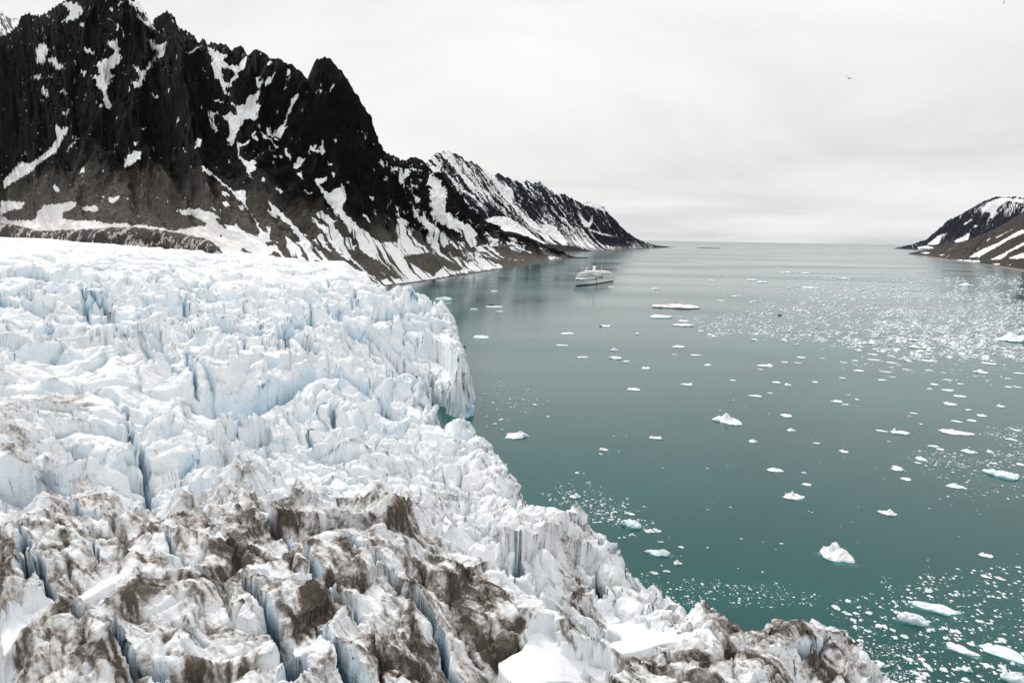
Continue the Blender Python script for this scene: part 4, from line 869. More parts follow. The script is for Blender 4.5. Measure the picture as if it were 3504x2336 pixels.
# cap reaching back into the slope
xx_ = np.vstack([xx_, xx_[-1:] * 1.12]); yy_ = np.vstack([yy_, yy_[-1:] * 1.12]); zz_ = np.vstack([zz_, zz_[-1:] - 4])
uu = np.vstack([uu, uu[-1:]]); hgt = np.vstack([hgt, hgt[-1:]])
def moraine_mat():
    m, nt, b = new_mat('moraine_debris')
    g = N(nt, 'ShaderNodeNewGeometry'); P_ = g.outputs['Position']
    n1_ = noise(nt, P_, 0.03, 5, 0.62, 0.9); n2_ = noise(nt, P_, 0.3, 5, 0.65)
    mp = N(nt, 'ShaderNodeMapping'); mp.inputs['Scale'].default_value = (1, 1, 0.22); L(nt, P_, mp.inputs[0])
    n3_ = noise(nt, mp.outputs[0], 0.09, 5, 0.65, 0.4)
    f = M(nt, 'ADD', M(nt, 'MULTIPLY', n1_, 0.6), M(nt, 'MULTIPLY', n3_, 0.55))
    c = mixc(nt, maprange(nt, n2_, 0.3, 0.7), (0.008, 0.007, 0.006), (0.06, 0.048, 0.042))
    c = mixc(nt, maprange(nt, f, 0.60, 0.65), c, (0.58, 0.53, 0.50))
    L(nt, c, b.inputs['Base Color']); b.inputs['Roughness'].default_value = 0.85
    bump(nt, b, n2_, 0.8, 4.0)
    return m
q = grid_quads(nr_ + 1, nc)
mo = obj_from('moraine', np.stack([xx_, yy_, zz_], -1).reshape(-1, 3), None, moraine_mat(), quads=q)
tag(mo, 'band of dark debris and dirty ice along the foot of the black mountain', 'moraine', kind='structure')

# ---- dark pebble beach along the foot of the near mountain, islet and sand bars
def strip(name, pts, wdt, hgt_, mat, lab, cat, seed, n=240):
    p = np.array([at(a, b, 0)[:2] for a, b in pts]); sg = np.concatenate([[0], np.cumsum(np.hypot(*np.diff(p, axis=0).T))])
    s = np.linspace(0, sg[-1], n); x = np.interp(s, sg, p[:, 0]); y = np.interp(s, sg, p[:, 1])
    tx = np.gradient(x); ty = np.gradient(y); ln = np.hypot(tx, ty); nx, ny = -ty / ln, tx / ln
    ww = np.interp(s, np.linspace(0, sg[-1], len(wdt)), wdt)
    T = np.linspace(-1, 1, 13)[:, None]
    wv = ww * (1 + 0.35 * fbm(s / 40, 0 * s, seed, 3))
    X_ = x[None] + nx[None] * T * wv; Y_ = y[None] + ny[None] * T * wv
    Z_ = (hgt_ * (1 - T ** 2)) * (0.7 + 0.5 * fbm(X_ / 12, Y_ / 12, seed + 1, 3)) - 0.15
    o = obj_from(name, np.stack([X_, Y_, Z_], -1).reshape(-1, 3), None, mat, quads=grid_quads(13, n))
    return tag(o, lab, cat, kind='structure')
BEACH = simple_mat('dark_shingle', (0.05, 0.047, 0.043), 0.9, var=0.5, scale=0.3)
strip('beach', [(1250, 987), (1300, 978), (1390, 970), (1440, 963), (1560, 944), (1640, 932), (1718, 919), (1790, 906), (1865, 893), (1930, 886), (1985, 882), (2030, 880)], [5, 5, 6, 8, 10, 14, 12], 1.6, BEACH, 'dark shingle beach under the near mountain', 'beach', 1)
strip('beach', [(1850, 863), (1960, 862), (2050, 860), (2140, 854), (2195, 850.5), (2250, 848), (2300, 846.5)], [30, 30, 40, 50, 40], 2.5, BEACH, 'dark shore under the snow streaked peak', 'beach', 5)
strip('islet', [(2386, 848.5), (2405, 848.6), (2430, 849.4), (2465, 850.2)], [4, 60, 90, 8], 6.0, BEACH, 'low dark islet lying out near the horizon', 'islet', 9, 80)
strip('sandbar', [(3205, 901), (3260, 902), (3330, 905), (3390, 906)], [2, 14, 14, 3], 0.5, BEACH, 'thin dark bar off the brown scree slope', 'sandbar', 13, 80)
strip('sandbar', [(3290, 929), (3360, 927), (3430, 930), (3530, 942), (3650, 960)], [2, 9, 12, 18, 20], 0.6, BEACH, 'long dark bar near the brown scree slope', 'sandbar', 17, 80)
SAND = simple_mat('grey_mud', (0.20, 0.18, 0.165), 0.8, var=0.2, scale=0.1)
strip('beach', [(3108, 870), (3150, 874), (3200, 880), (3270, 893), (3340, 902), (3400, 908), (3504, 926), (3700, 955)], [8, 14, 18, 22, 24, 30, 40], 1.0, SAND, 'flat grey beach below the brown scree slope', 'beach', 21)
#@@OBJECTS
# =================================================================== OBJECT HELPERS
def bm_obj(name, bm, mat, parent=None, smooth=False, tr=None):
    me = bpy.data.meshes.new(name); bm.to_mesh(me); bm.free()
    if smooth:
        for p in me.polygons: p.use_smooth = True
    me.materials.append(mat)
    o = bpy.data.objects.new(name, me); COL.objects.link(o)
    if parent: o.parent = parent
    return o
def prism(bm, outline, z0, z1, top_scale=None):
    lo = [bm.verts.new((x, y, z0)) for x, y in outline]
    hi = [bm.verts.new((x, y, z1)) for x, y in (outline if top_scale is None else top_scale)]
    n = len(outline)
    for i in range(n):
        bm.faces.new((lo[i], lo[(i + 1) % n], hi[(i + 1) % n], hi[i]))
    bm.faces.new(hi); bm.faces.new(lo[::-1])
def box(bm, x0, x1, y0, y1, z0, z1):
    prism(bm, [(x0, y0), (x1, y0), (x1, y1), (x0, y1)], z0, z1)
def tube(bm, pts, r0, r1=None, seg=8):
    r1 = r0 if r1 is None else r1
    prev = None
    for i, p in enumerate(pts):
        p = Vector(p); a = Vector(pts[max(i - 1, 0)]); b = Vector(pts[min(i + 1, len(pts) - 1)])
        d = (b - a).normalized(); u = d.orthogonal().normalized(); v_ = d.cross(u)
        if prev is not None:
            u = (pu - d * pu.dot(d)).normalized(); v_ = d.cross(u)
        pu = u
        r = r0 + (r1 - r0) * i / max(1, len(pts) - 1)
        ring = [bm.verts.new(p + (u * math.cos(k * 2 * math.pi / seg) + v_ * math.sin(k * 2 * math.pi / seg)) * r) for k in range(seg)]
        if prev:
            for k in range(seg): bm.faces.new((prev[k], prev[(k + 1) % seg], ring[(k + 1) % seg], ring[k]))
        else: bm.faces.new(ring[::-1])
        prev = ring
    bm.faces.new(prev)
def lathe(bm, prof, c=(0, 0, 0), seg=16, sy=1.0):
    rings = []
    for r, z in prof:
        rings.append([bm.verts.new((c[0] + r * math.cos(k * 2 * math.pi / seg), c[1] + sy * r * math.sin(k * 2 * math.pi / seg), c[2] + z)) for k in range(seg)])
    for a, b in zip(rings, rings[1:]):
        for k in range(seg): bm.faces.new((a[k], a[(k + 1) % seg], b[(k + 1) % seg], b[k]))
    bm.faces.new(rings[0][::-1]); bm.faces.new(rings[-1])

# =================================================================== CRUISE SHIP
W_ = simple_mat('ship_white_paint', (0.93, 0.93, 0.92), 0.35, var=0.03, scale=0.2)
WD_ = simple_mat('ship_deck', (0.42, 0.40, 0.36), 0.7, var=0.1)
BK_ = simple_mat('ship_black_paint', (0.012, 0.012, 0.014), 0.4)
GL_ = simple_mat('ship_dark_glass', (0.03, 0.035, 0.04), 0.15)
RD_ = simple_mat('ship_red_boot', (0.05, 0.006, 0.009), 0.5)
GR_ = simple_mat('ship_grey_paint', (0.35, 0.37, 0.38), 0.5)
bow = at(1967, 979, 0); stern = at(2084, 961.5, 0)
axis = np.array(bow[:2]) - np.array(stern[:2]); LEN = float(np.hypot(*axis))
mid_ = (bow[:2] + stern[:2]) / 2
ship = empty('cruise_ship', (mid_[0], mid_[1], 0), math.atan2(axis[1], axis[0]), label='white cruise ship with a black topped funnel lying in the calm fjord', cat='ship')
ship.scale = (1, 0.88, 0.9)
LH = LEN / 2
def hull_mb():
    bm = bmesh.new(); st = []
    xs = np.linspace(-LH, LH + 6, 34)
    for x in xs:
        s = (x + LH) / (2 * LH + 6)
        zd = 10.0 + 3.6 * max(0, (s - 0.55) / 0.45) ** 2
        row = []
        for j, zf in enumerate((-2.5, 0.0, 1.2, 3.5, 6.5, 9.0, 1.0)):
            z = zf if j < 6 else zd
            if j == 5: z = zd * 0.9
            flare = max(0, min(1, (z + 2.5) / (zd + 2.5)))
            end = 0.915 + 0.085 * flare                    # raked stem
            st0 = 0.60 + 0.16 * flare
            hb = 12.0 if s < st0 else 12.0 * max(0.0, 1 - ((s - st0) / (end - st0)) ** (1.6 + 0.7 * flare)) if s < end else 0.0
            if s < 0.12: hb *= 0.84 + 0.16 * (s / 0.12) ** 0.5
            row.append((x if s < end else -LH + end * (2 * LH + 6), max(hb, 0.04), z))
        st.append(row)
    grid = {}
    for i, row in enumerate(st):
        for j, (x, y, z) in enumerate(row):
            grid[i, j, 1] = bm.verts.new((x, y, z)); grid[i, j, -1] = bm.verts.new((x, -y, z))
    ni, nj = len(st), len(st[0])
    for i in range(ni - 1):
        for j in range(nj - 1):
            for s in (1, -1):
                f = (grid[i, j, s], grid[i + 1, j, s], grid[i + 1, j + 1, s], grid[i, j + 1, s])
                bm.faces.new(f if s == -1 else f[::-1])
        bm.faces.new((grid[i, nj - 1, 1], grid[i + 1, nj - 1, 1], grid[i + 1, nj - 1, -1], grid[i, nj - 1, -1]))
    for j in range(nj - 1):
        bm.faces.new((grid[0, j, 1], grid[0, j + 1, 1], grid[0, j + 1, -1], grid[0, j, -1]))
    return bm, st
hb_, st_ = hull_mb()
bm_obj('hull', hb_, W_, ship, True)
def side_band(j0, j1, z0, z1, out, i0=0, i1=99):
    """a painted band wrapped 4 cm proud of the hull plating between two heights"""
    bm = bmesh.new()
    for s in (1, -1):
        prev = None
        for row in st_[i0:i1]:
            zs = [r[2] for r in row]
            def pt(z):
                return (float(np.interp(z, zs, [r[0] for r in row])), s * (float(np.interp(z, zs, [r[1] for r in row])) + out), z)
            z0_ = z0 if z0 >= 0 else zs[-1] + z0; z1_ = z1 if z1 > 0 else zs[-1] + z1 - 0.02
            cur = [bm.verts.new(pt(z0_)), bm.verts.new(pt(z1_))]
            if prev:
                bm.faces.new((prev[0], cur[0], cur[1], prev[1]))
            prev = cur
    return bm
bm_obj('boot_stripe', side_band(0, 0, 0.05, 2.0, 0.06), RD_, ship)
bm_obj('sheer_stripe', side_band(0, 0, -1.5, -0.25, 0.07, 18, 33), BK_, ship)
bm_obj('side_line', side_band(0, 0, -0.75, -0.35, 0.07, 0, 19), GR_, ship)
def tier_outline(x0, x1, hw, nose):
    o = [(x0, -hw), (x1 - nose, -hw)]
    for k in range(1, 12):
        a = -math.pi / 2 + math.pi * k / 12
        o.append((x1 - nose + nose * math.cos(a), hw * math.sin(a)))
    return o + [(x1 - nose, hw), (x0, hw)]
tiers = [(-LH + 3, LH - 20, 11.6, 9.6, 12.6, 9), (-LH + 5, LH - 22, 11.4, 12.6, 15.4, 9), (-LH + 8, LH - 24, 11.5, 15.4, 18.2, 9), (-LH + 16, LH - 27, 11.0, 18.2, 21.0, 8), (-LH + 26, LH - 33, 9.4, 21.0, 23.6, 7), (-LH + 60, LH - 46, 6.5, 23.6, 26.0, 5)]
for i, (x0, x1, hw, z0, z1, no) in enumerate(tiers):
    bm = bmesh.new(); prism(bm, tier_outline(x0, x1, hw, no), z0, z1 - 0.35)
    d = bm_obj('deck_house', bm, W_, ship)
    bm = bmesh.new(); prism(bm, tier_outline(x0 - 1.0, x1 + 0.8, hw + 0.7, no + 0.5), z1 - 0.348, z1 - 0.05)
    bm_obj('deck_edge', bm, W_, d)
    if i >= 2:
        xa = x1 - (52 if i == 2 else 40)
        bm = bmesh.new(); prism(bm, [p for p in tier_outline(xa, x1 + 0.05, hw + 0.06, no)], z0 + 0.75, z1 - 0.85)
        bm_obj('window_band', bm, GL_, d)
        n_ = 26
    bm = bmesh.new()
    for k in range(34):
        x = x0 + 4 + k * ((x1 - 56 - x0) / 34 if i >= 2 else (x1 - 14 - x0) / 34)
        for s in (1, -1):
            ya, yb = sorted((s * (hw - 0.2), s * (hw + 0.05)))
            box(bm, x, x + 1.3, ya, yb, z0 + 1.0, z1 - 1.2)
    wr = bm_obj('window_row', bm, GR_, d); wr['kind'] = 'stuff'
# dark lettering on the port and starboard side amidships (unreadable in the photo)
rl = random.Random(3)
for s in (1, -1):
    bm = bmesh.new()
    for k in range(7):
        x = -26 + k * 6.6
        ya, yb = sorted((s * 11.62, s * 11.72))
        bars = [(0, 1.4, 0, 5.4), (0, 5.2, 4.2, 5.4), (3.8, 5.2, 1.5, 5.4), (0, 5.2, 2.1, 3.2), (0, 5.2, 0, 1.2), (3.8, 5.2, 0, 2.5)]
        for b_ in rl.sample(bars, 4):
            box(bm, x + b_[0], x + b_[1], ya - (0.01 if s < 0 else 0), yb, 10.1 + b_[2], 10.1 + b_[3])
            ya += 0.004 * s; yb += 0.004 * s
    pl_ = bm_obj('painted_lettering', bm, BK_, ship)
# lifeboats
for k in range(4):
    for s in (1, -1):
        bm = bmesh.new(); x = -LH + 30 + k * 12
        lathe(bm, [(0.3, -1.3), (1.2, -0.9), (1.6, 0), (1.3, 0.7), (0.4, 1.1)], (0, 0, 0), 12)
        for v_ in bm.verts: v_.co.x *= 2.9
        lb = bm_obj('lifeboat', bm, W_, ship, True); lb.location = (x, s * 12.6, 20.0)
# funnel
bm = bmesh.new(); prism(bm, [(4.4 * math.cos(a), 3.4 * math.sin(a)) for a in np.linspace(0, 2 * math.pi, 20, endpoint=False)], 23.6, 35.5, [(3.7 * math.cos(a) - 1.0, 2.9 * math.sin(a)) for a in np.linspace(0, 2 * math.pi, 20, endpoint=False)])
fu = bm_obj('funnel', bm, W_, ship, True); fu.location = (-4, 0, -2.6); fu.scale = (1, 1, 1.12)
bm = bmesh.new(); lathe(bm, [(4.1, 35.5), (4.0, 36.2), (1.8, 37.6), (1.6, 38.6), (0.8, 39)], (-1, 0, 0), 20, 0.8); bm_obj('funnel_cap', bm, BK_, fu, True)
bm = bmesh.new(); lathe(bm, [(1.1, -0.08), (1.1, 0.08)], (0, 0, 0), 16); em = bm_obj('funnel_emblem', bm, GR_, fu); em.rotation_euler = (math.pi / 2, 0, 0); em.location = (-0.3, 3.35, 29.5)
bm = bmesh.new(); prism(bm, tier_outline(-20, 16, 7, 5), 23.6, 25.2); bm_obj('funnel_base', bm, W_, ship)
bm = bmesh.new(); tube(bm, [(38, 0, 25.8), (36.5, 0, 36.5)], 0.7, 0.25); tube(bm, [(37, -3.4, 31), (37, 3.4, 31)], 0.22); tube(bm, [(37, -2, 33.5), (37, 2, 33.5)], 0.18); bm_obj('mast', bm, W_, ship, True)
for x, y, z, r in ((46, 4.0, 27.2, 1.5), (33, -3.5, 27.2, 1.3), (-38, 3, 25.4, 1.3)):
    bm = bmesh.new(); lathe(bm, [(0.5 * r, -1.2 * r), (0.6 * r, -0.9 * r), (r, -0.2 * r), (0.95 * r, 0.35 * r), (0.6 * r, 0.85 * r), (0.1, r)], (0, 0, 0), 14); dm = bm_obj('radar_dome', bm, W_, ship, True); dm.location = (x, y, z)
bm = bmesh.new(); tube(bm, [(-46, 0, 23.4), (-46, 0, 33)], 0.4, 0.2); bm_obj('aft_mast', bm, W_, ship, True)
bm = bmesh.new(); prism(bm, [(-58, -4), (-48, -4), (-48, 4), (-58, 4)], 20.96, 23.2); bm_obj('pool_house', bm, W_, ship)
bm = bmesh.new(); tube(bm, [(LH - 8, 0, 12.6), (LH - 8, 0, 19)], 0.25, 0.12); bm_obj('jackstaff', bm, W_, ship, True)
for k in range(3):
    bm = bmesh.new(); lathe(bm, [(1.0, 0), (1.1, 0.8), (0.5, 1.2)], (0, 0, 0), 10); wn = bm_obj('winch', bm, GR_, ship, True); wn.location = (LH - 14 + 4 * (k % 2), (-3, 3, 0)[k], 12.3)
# gangway platform with tender at the waterline
bm = bmesh.new(); box(bm, 8, 11, 11.9, 13.6, 0.5, 1.1); tube(bm, [(9, 12.6, 1.0), (12, 12.3, 8.4)], 0.45); bm_obj('gangway', bm, BK_, ship)

# =================================================================== INFLATABLE BOAT WITH PEOPLE
RUB_ = simple_mat('dark_rubber', (0.02, 0.02, 0.022), 0.5)
COAT_ = simple_mat('dark_coat', (0.018, 0.018, 0.022), 0.8)
ORG_ = simple_mat('orange_vest', (0.55, 0.20, 0.04), 0.7)
SKIN_ = simple_mat('skin', (0.55, 0.36, 0.27), 0.6)
bp = at(1681, 1043.5, 0)
boat = empty('inflatable_boat', (bp[0], bp[1], 0), math.radians(170), label='small dark inflatable boat carrying people behind a flat floe', cat='boat')
bm = bmesh.new()
tube(bm, [(-2.9, 1.0, 0.45), (0.8, 1.05, 0.45), (2.2, 0.75, 0.55), (3.0, 0, 0.75), (2.2, -0.75, 0.55), (0.8, -1.05, 0.45), (-2.9, -1.0, 0.45)], 0.27, 0.27, 12)
bm_obj('tube', bm, RUB_, boat, True)
bm = bmesh.new(); prism(bm, [(-2.8, -0.9), (1.8, -0.8), (2.7, 0), (1.8, 0.8), (-2.8, 0.9)], 0.0, 0.25); bm_obj('floor', bm, GR_, boat)
bm = bmesh.new(); box(bm, -2.85, -2.7, -0.85, 0.85, 0.25, 0.8); bm_obj('transom', bm, GR_, boat)
bm = bmesh.new(); box(bm, -3.3, -2.9, -0.22, 0.22, 0.55, 1.15); tube(bm, [(-3.1, 0, 0.6), (-3.1, 0, -0.4)], 0.1); bm_obj('outboard_motor', bm, RUB_, boat)
def person(loc, rz, pose, label):
    J = {'pel': (0, 0, .0), 'waist': (0, 0, .2), 'chest': (0.02, 0, .42), 'neck': (0.03, 0, .58), 'head': (0.05, 0, .70), 'top': (0.05, 0, .82)}
    bones = [('pel', 'waist'), ('waist', 'chest'), ('chest', 'neck'), ('neck', 'head'), ('head', 'top')]
    rad = {'pel': .15, 'waist': .14, 'chest': .17, 'neck': .06, 'head': .10, 'top': .07}
    for s, n_ in ((1, 'l'), (-1, 'r')):
        sit = pose == 'sit'
        J['hip' + n_] = (0, s * .09, -.03); J['kn' + n_] = (.42, s * .13, -.02) if sit else (0.03, s * .11, -.45); J['an' + n_] = (.44, s * .13, -.40) if sit else (0, s * .12, -.85); J['toe' + n_] = (.60, s * .14, -.44) if sit else (.17, s * .13, -.90)
        J['sh' + n_] = (0.02, s * .19, .52); J['el' + n_] = (0.06, s * .27, .27); J['wr' + n_] = (.26, s * .20, .16); J['ha' + n_] = (.34, s * .17, .17)
        bones += [('pel', 'hip' + n_), ('hip' + n_, 'kn' + n_), ('kn' + n_, 'an' + n_), ('an' + n_, 'toe' + n_), ('chest', 'sh' + n_), ('sh' + n_, 'el' + n_), ('el' + n_, 'wr' + n_), ('wr' + n_, 'ha' + n_)]
        rad.update({'hip' + n_: .11, 'kn' + n_: .075, 'an' + n_: .05, 'toe' + n_: .045, 'sh' + n_: .075, 'el' + n_: .055, 'wr' + n_: .04, 'ha' + n_: .035})
    keys = list(J); me = bpy.data.meshes.new('person')
    me.from_pydata([J[k] for k in keys], [(keys.index(a), keys.index(b)) for a, b in bones], [])
    o = bpy.data.objects.new('person', me); COL.objects.link(o)
    sk = o.modifiers.new('skin', 'SKIN'); ss = o.modifiers.new('sub', 'SUBSURF'); ss.levels = ss.render_levels = 1
    for k, vv in zip(keys, me.skin_vertices[0].data):
        vv.radius = (rad[k], rad[k])
        vv.use_root = (k == 'pel')
    me.materials.append(COAT_)
    o.location = loc; o.rotation_euler = (0, 0, rz)
    tag(o, label, 'person', 'people in the inflatable boat')
    bm = bmesh.new(); lathe(bm, [(.10, -.02), (.125, .04), (.11, .11), (.04, .15)], (0.05, 0, .70), 12); bm_obj('hat', bm, COAT_, o, True)
    bm = bmesh.new(); lathe(bm, [(.06, -.09), (.082, -.03), (.08, .04), (.06, .07)], (0.085, 0, .66), 12); bm_obj('face', bm, SKIN_, o, True)
    bm = bmesh.new(); lathe(bm, [(.17, .16), (.205, .3), (.2, .45), (.12, .52)], (0.015, 0, 0), 12, 1.1); bm_obj('life_vest', bm, ORG_, o, True)
    return o
ba = math.radians(170)
for x, y, z, r, ps, lb in ((-2.2, 0.35, 0.95, 0.1, 'sit', 'person in dark clothes sitting at the stern of the inflatable boat'), (-0.6, 0.0, 1.16, 0.3, 'stand', 'person in dark clothes standing in the middle of the inflatable boat'), (1.0, -0.3, 1.16, -0.2, 'stand', 'person in dark clothes standing towards the bow of the inflatable boat')):
    person((bp[0] + x * math.cos(ba) - y * math.sin(ba), bp[1] + x * math.sin(ba) + y * math.cos(ba), z - 0.0), ba + r, ps, lb)

# =================================================================== BIRDS
def bird(px, py, depth, span, roll, yaw, pitch, body, wing, label):
    p = at_depth(px, py, depth)
    k = span / 1.1
    bm = bmesh.new()
    lathe(bm, [(0.005, -0.24), (0.03, -0.2), (0.055, -0.08), (0.06, 0.03), (0.04, 0.13), (0.045, 0.17), (0.03, 0.215), (0.012, 0.235), (0.004, 0.275)], (0, 0, 0), 10)
    for v_ in bm.verts: v_.co = Vector((v_.co.z * k, v_.co.y * k, v_.co.x * 0.9 * k))
    o = bm_obj('seabird', bm, body, None, True)
    tag(o, label, 'bird')
    for s in (1, -1):
        bm = bmesh.new(); rows = []
        for y, xl, xt, z, th_ in ((0.02, 0.09, -0.07, 0.02, .018), (0.16, 0.12, -0.05, 0.07, .014), (0.30, 0.10, -0.05, 0.10, .010), (0.44, 0.03, -0.07, 0.08, .006), (0.55, -0.08, -0.11, 0.03, .002)):
            rows.append([bm.verts.new((a * k, s * y * k, (z + b) * k)) for a, b in ((xl, 0), ((xl + xt) / 2, th_), (xt, 0), ((xl + xt) / 2, -th_ * 0.3))])
        for a, b in zip(rows, rows[1:]):
            for i in range(4): bm.faces.new((a[i], a[(i + 1) % 4], b[(i + 1) % 4], b[i]))
        bm.faces.new(rows[0]); bm.faces.new(rows[-1][::-1])
        bm_obj('wing', bm, wing, o, True)
    bm = bmesh.new(); prism(bm, [(-0.33 * k, -0.05 * k), (-0.2 * k, -0.025 * k), (-0.2 * k, 0.025 * k), (-0.33 * k, 0.05 * k)], -0.004 * k, 0.006 * k); bm_obj('tail', bm, wing, o)
    o.location = p; o.rotation_euler = (roll, pitch, yaw)
BW_ = simple_mat('gull_white', (0.70, 0.70, 0.70), 0.8); BG_ = simple_mat('gull_grey', (0.42, 0.43, 0.45), 0.8); BD_ = simple_mat('dark_feather', (0.05, 0.045, 0.045), 0.8)
bird(2905, 268, 70, 1.15, 0.5, math.radians(35), 0.1, BW_, BG_, 'small pale grey seabird flying high in the cloudy sky')
bird(3448, -6, 60, 1.15, -1.15, math.radians(80), 0.0, BD_, BD_, 'dark seabird cut off by the top edge of the photo')

# =================================================================== ICE FLOES
def floe_mat(name, top, side, rough=0.5):
    m, nt, b = new_mat(name)
    g = N(nt, 'ShaderNodeNewGeometry'); P_ = g.outputs['Position']
    n_ = noise(nt, P_, 0.8, 4, 0.6)
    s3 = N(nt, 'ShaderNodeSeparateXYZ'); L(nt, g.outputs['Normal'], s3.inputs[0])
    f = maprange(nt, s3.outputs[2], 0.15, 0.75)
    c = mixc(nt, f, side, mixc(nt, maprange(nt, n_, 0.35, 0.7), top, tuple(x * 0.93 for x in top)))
    L(nt, c, b.inputs['Base Color']); b.inputs['Roughness'].default_value = rough
    bump(nt, b, n_, 0.5, 0.6)
    return m
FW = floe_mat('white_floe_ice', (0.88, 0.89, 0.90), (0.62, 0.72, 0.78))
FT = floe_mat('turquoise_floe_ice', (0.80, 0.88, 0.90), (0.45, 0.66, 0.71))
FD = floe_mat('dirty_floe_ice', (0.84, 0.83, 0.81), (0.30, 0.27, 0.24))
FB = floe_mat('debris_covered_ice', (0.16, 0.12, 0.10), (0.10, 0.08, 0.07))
def foot_mat():
    m, nt, b = new_mat('submerged_ice')
    g = N(nt, 'ShaderNodeNewGeometry')
    b.inputs['Base Color'].default_value = (0.07, 0.27, 0.26, 1); b.inputs['Roughness'].default_value = 0.12
    L(nt, M(nt, 'MULTIPLY', attr(nt, 'fade'), maprange(nt, noise(nt, g.outputs['Position'], 0.9, 3), 0.3, 0.7, 0.6, 1.0), clamp=True), b.inputs['Alpha'])
    return m
FOOT = foot_mat()
def floe_mesh(name, wm, dm, hm, seed, peaks=(), mat=None, nring=9, nang=30, lumpy=0.5):
    """ice block: irregular waterline outline, steep sides, hummocky top; peaks = (u, v, height, radius) in units of the block"""
    rs = np.random.RandomState(seed)
    a = np.linspace(0, 2 * np.pi, nang, endpoint=False)
    ph = rs.rand(5) * 6.28
    out = 1 + 0.16 * np.sin(2 * a + ph[0]) + 0.12 * np.sin(3 * a + ph[1]) + 0.07 * np.sin(5 * a + ph[2]) + 0.05 * np.sin(8 * a + ph[3])
    out = out / np.abs(out * np.cos(a)).max()
    vs = []
    for i in range(nring + 2):
        if i == 0: r, z = 0.93, -0.25 - 0.15 * hm
        elif i == 1: r, z = 0.97, 0.0
        else:
            r = 1 - ((i - 2) / (nring - 1)) ** 1.15; r = max(r, 0.0) * 1.0
            z = None
        x = out * r * np.cos(a); y = out * r * np.sin(a)
        if z is None:
            base = hm * (0.42 + 0.30 * (1 - r ** 2)) if not peaks else hm * (0.16 + 0.12 * (1 - r ** 2))
            if i == 2: base = hm * (0.25 if not peaks else 0.10)
            zz = np.full(nang, base)
            zz = zz * (1 + lumpy * fbm(x * 2.1 + seed, y * 2.1, seed, 3, 0.55)) + 0.10 * hm * fbm(x * 5 + seed, y * 5, seed + 3, 2)
            for (u, v_, ph_, pr) in peaks:
                d = np.hypot(x - u, (y - v_) * 0.8)
                zz = np.maximum(zz, hm * ph_ * np.clip(1 - (d / pr) ** 1.3, 0, 1) * (1 + 0.22 * fbm(x * 5, y * 5 + seed, seed + 9, 2)))
            zz = np.maximum(zz, 0.03 * hm)
        else: zz = np.full(nang, z)
        vs.append(np.stack([x * wm / 2, y * dm / 2, zz], -1))
    v = np.vstack(vs + [vs[-1].mean(axis=0, keepdims=True)])
    nr = len(vs); f = []
    for i in range(nr - 1):
        for k in range(nang):
            f.append((i * nang + k, i * nang + (k + 1) % nang, (i + 1) * nang + (k + 1) % nang, (i + 1) * nang + k))
    c = nr * nang
    f += [((nr - 1) * nang + k, (nr - 1) * nang + (k + 1) % nang, c) for k in range(nang)]
    o = obj_from(name, v, f, mat, smooth=False)
    return o, out
def place_floe(px, py, w, h, kind='f', seed=0, peaks=(), label=None, group=None, foot=False, name='ice_floe', cat='ice floe', tilt=0.0):
    base = at(px, py + h * 0.42, 0.0)
    dist = math.hypot(base[0], base[1]); slant = math.hypot(dist, CAM_H)
    sphi = CAM_H / slant; cphi = dist / slant
    scale = float(np.dot(base - np.array([0, 0, CAM_H]), _F)) / FPX
    wm = w * scale; hm_tot = h * scale
    if peaks:
        hm = max(hm_tot * 0.62 / cphi, 0.3); dm = min(0.9 * wm, max(0.35 * wm, hm_tot * 0.55 / sphi))
    else:
        dm = min(0.75 * wm, 0.72 * hm_tot / sphi)
        hm = max((hm_tot - dm * sphi) / cphi * 1.25, 0.045 * wm, 0.10)
    yaw = math.atan2(base[1], base[0]) - math.pi / 2 + tilt
    mat = {'f': FW, 't': FT, 'd': FD, 'b': FB}[kind]
    fine = w > 60
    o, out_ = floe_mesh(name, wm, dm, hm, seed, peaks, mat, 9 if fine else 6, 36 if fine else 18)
    dx, dy = base[0] / dist, base[1] / dist
    cx_, cy_ = base[0] + dx * dm * 0.45, base[1] + dy * dm * 0.45
    o.location = (cx_, cy_, 0); o.rotation_euler = (0, 0, yaw)
    if label: o['label'] = label
    o['category'] = cat
    if group: o['group'] = group
    if foot:
        nA = 36; a = np.linspace(0, 2 * np.pi, nA, endpoint=False)
        out2 = np.interp(a, np.linspace(0, 2 * np.pi, len(out_) + 1), np.append(out_, out_[0]))
        vs = []; fd = []
        for r, z, al in ((0.8, 0.05, 1.0), (1.02, 0.045, 0.95), (1.12, 0.035, 0.42), (1.24, 0.02, 0.14), (1.45, 0.008, 0.0)):
            off = 0.16 * (r - 0.8)
            rn = r + (r - 0.8) * 0.5 * np.sin(3 * a + seed)
            vs.append(np.stack([out2 * rn * np.cos(a) * wm / 2 + off * wm * 0.3, out2 * rn * np.sin(a) * dm / 2 - off * dm, np.full(nA, z)], -1)); fd += [al] * nA
        v = np.vstack(vs); f = [(i * nA + k, i * nA + (k + 1) % nA, (i + 1) * nA + (k + 1) % nA, (i + 1) * nA + k) for i in range(4) for k in range(nA)]
        obj_from('submerged_foot', v, f, FOOT, parent=o, attrs={'fade': fd})
    return o
def crp(sc, ox, oy):
    return lambda x, y, w, h: (ox + x / sc, oy + y / sc, w / sc, h / sc)
k8 = crp(1.96, 1600, 900); k9 = crp(3.135, 2780, 1100); k7 = crp(1.1737, 1500, 1500); k2 = crp(1.8092, 1000, 400); k4 = crp(1.9535, 2300, 600)
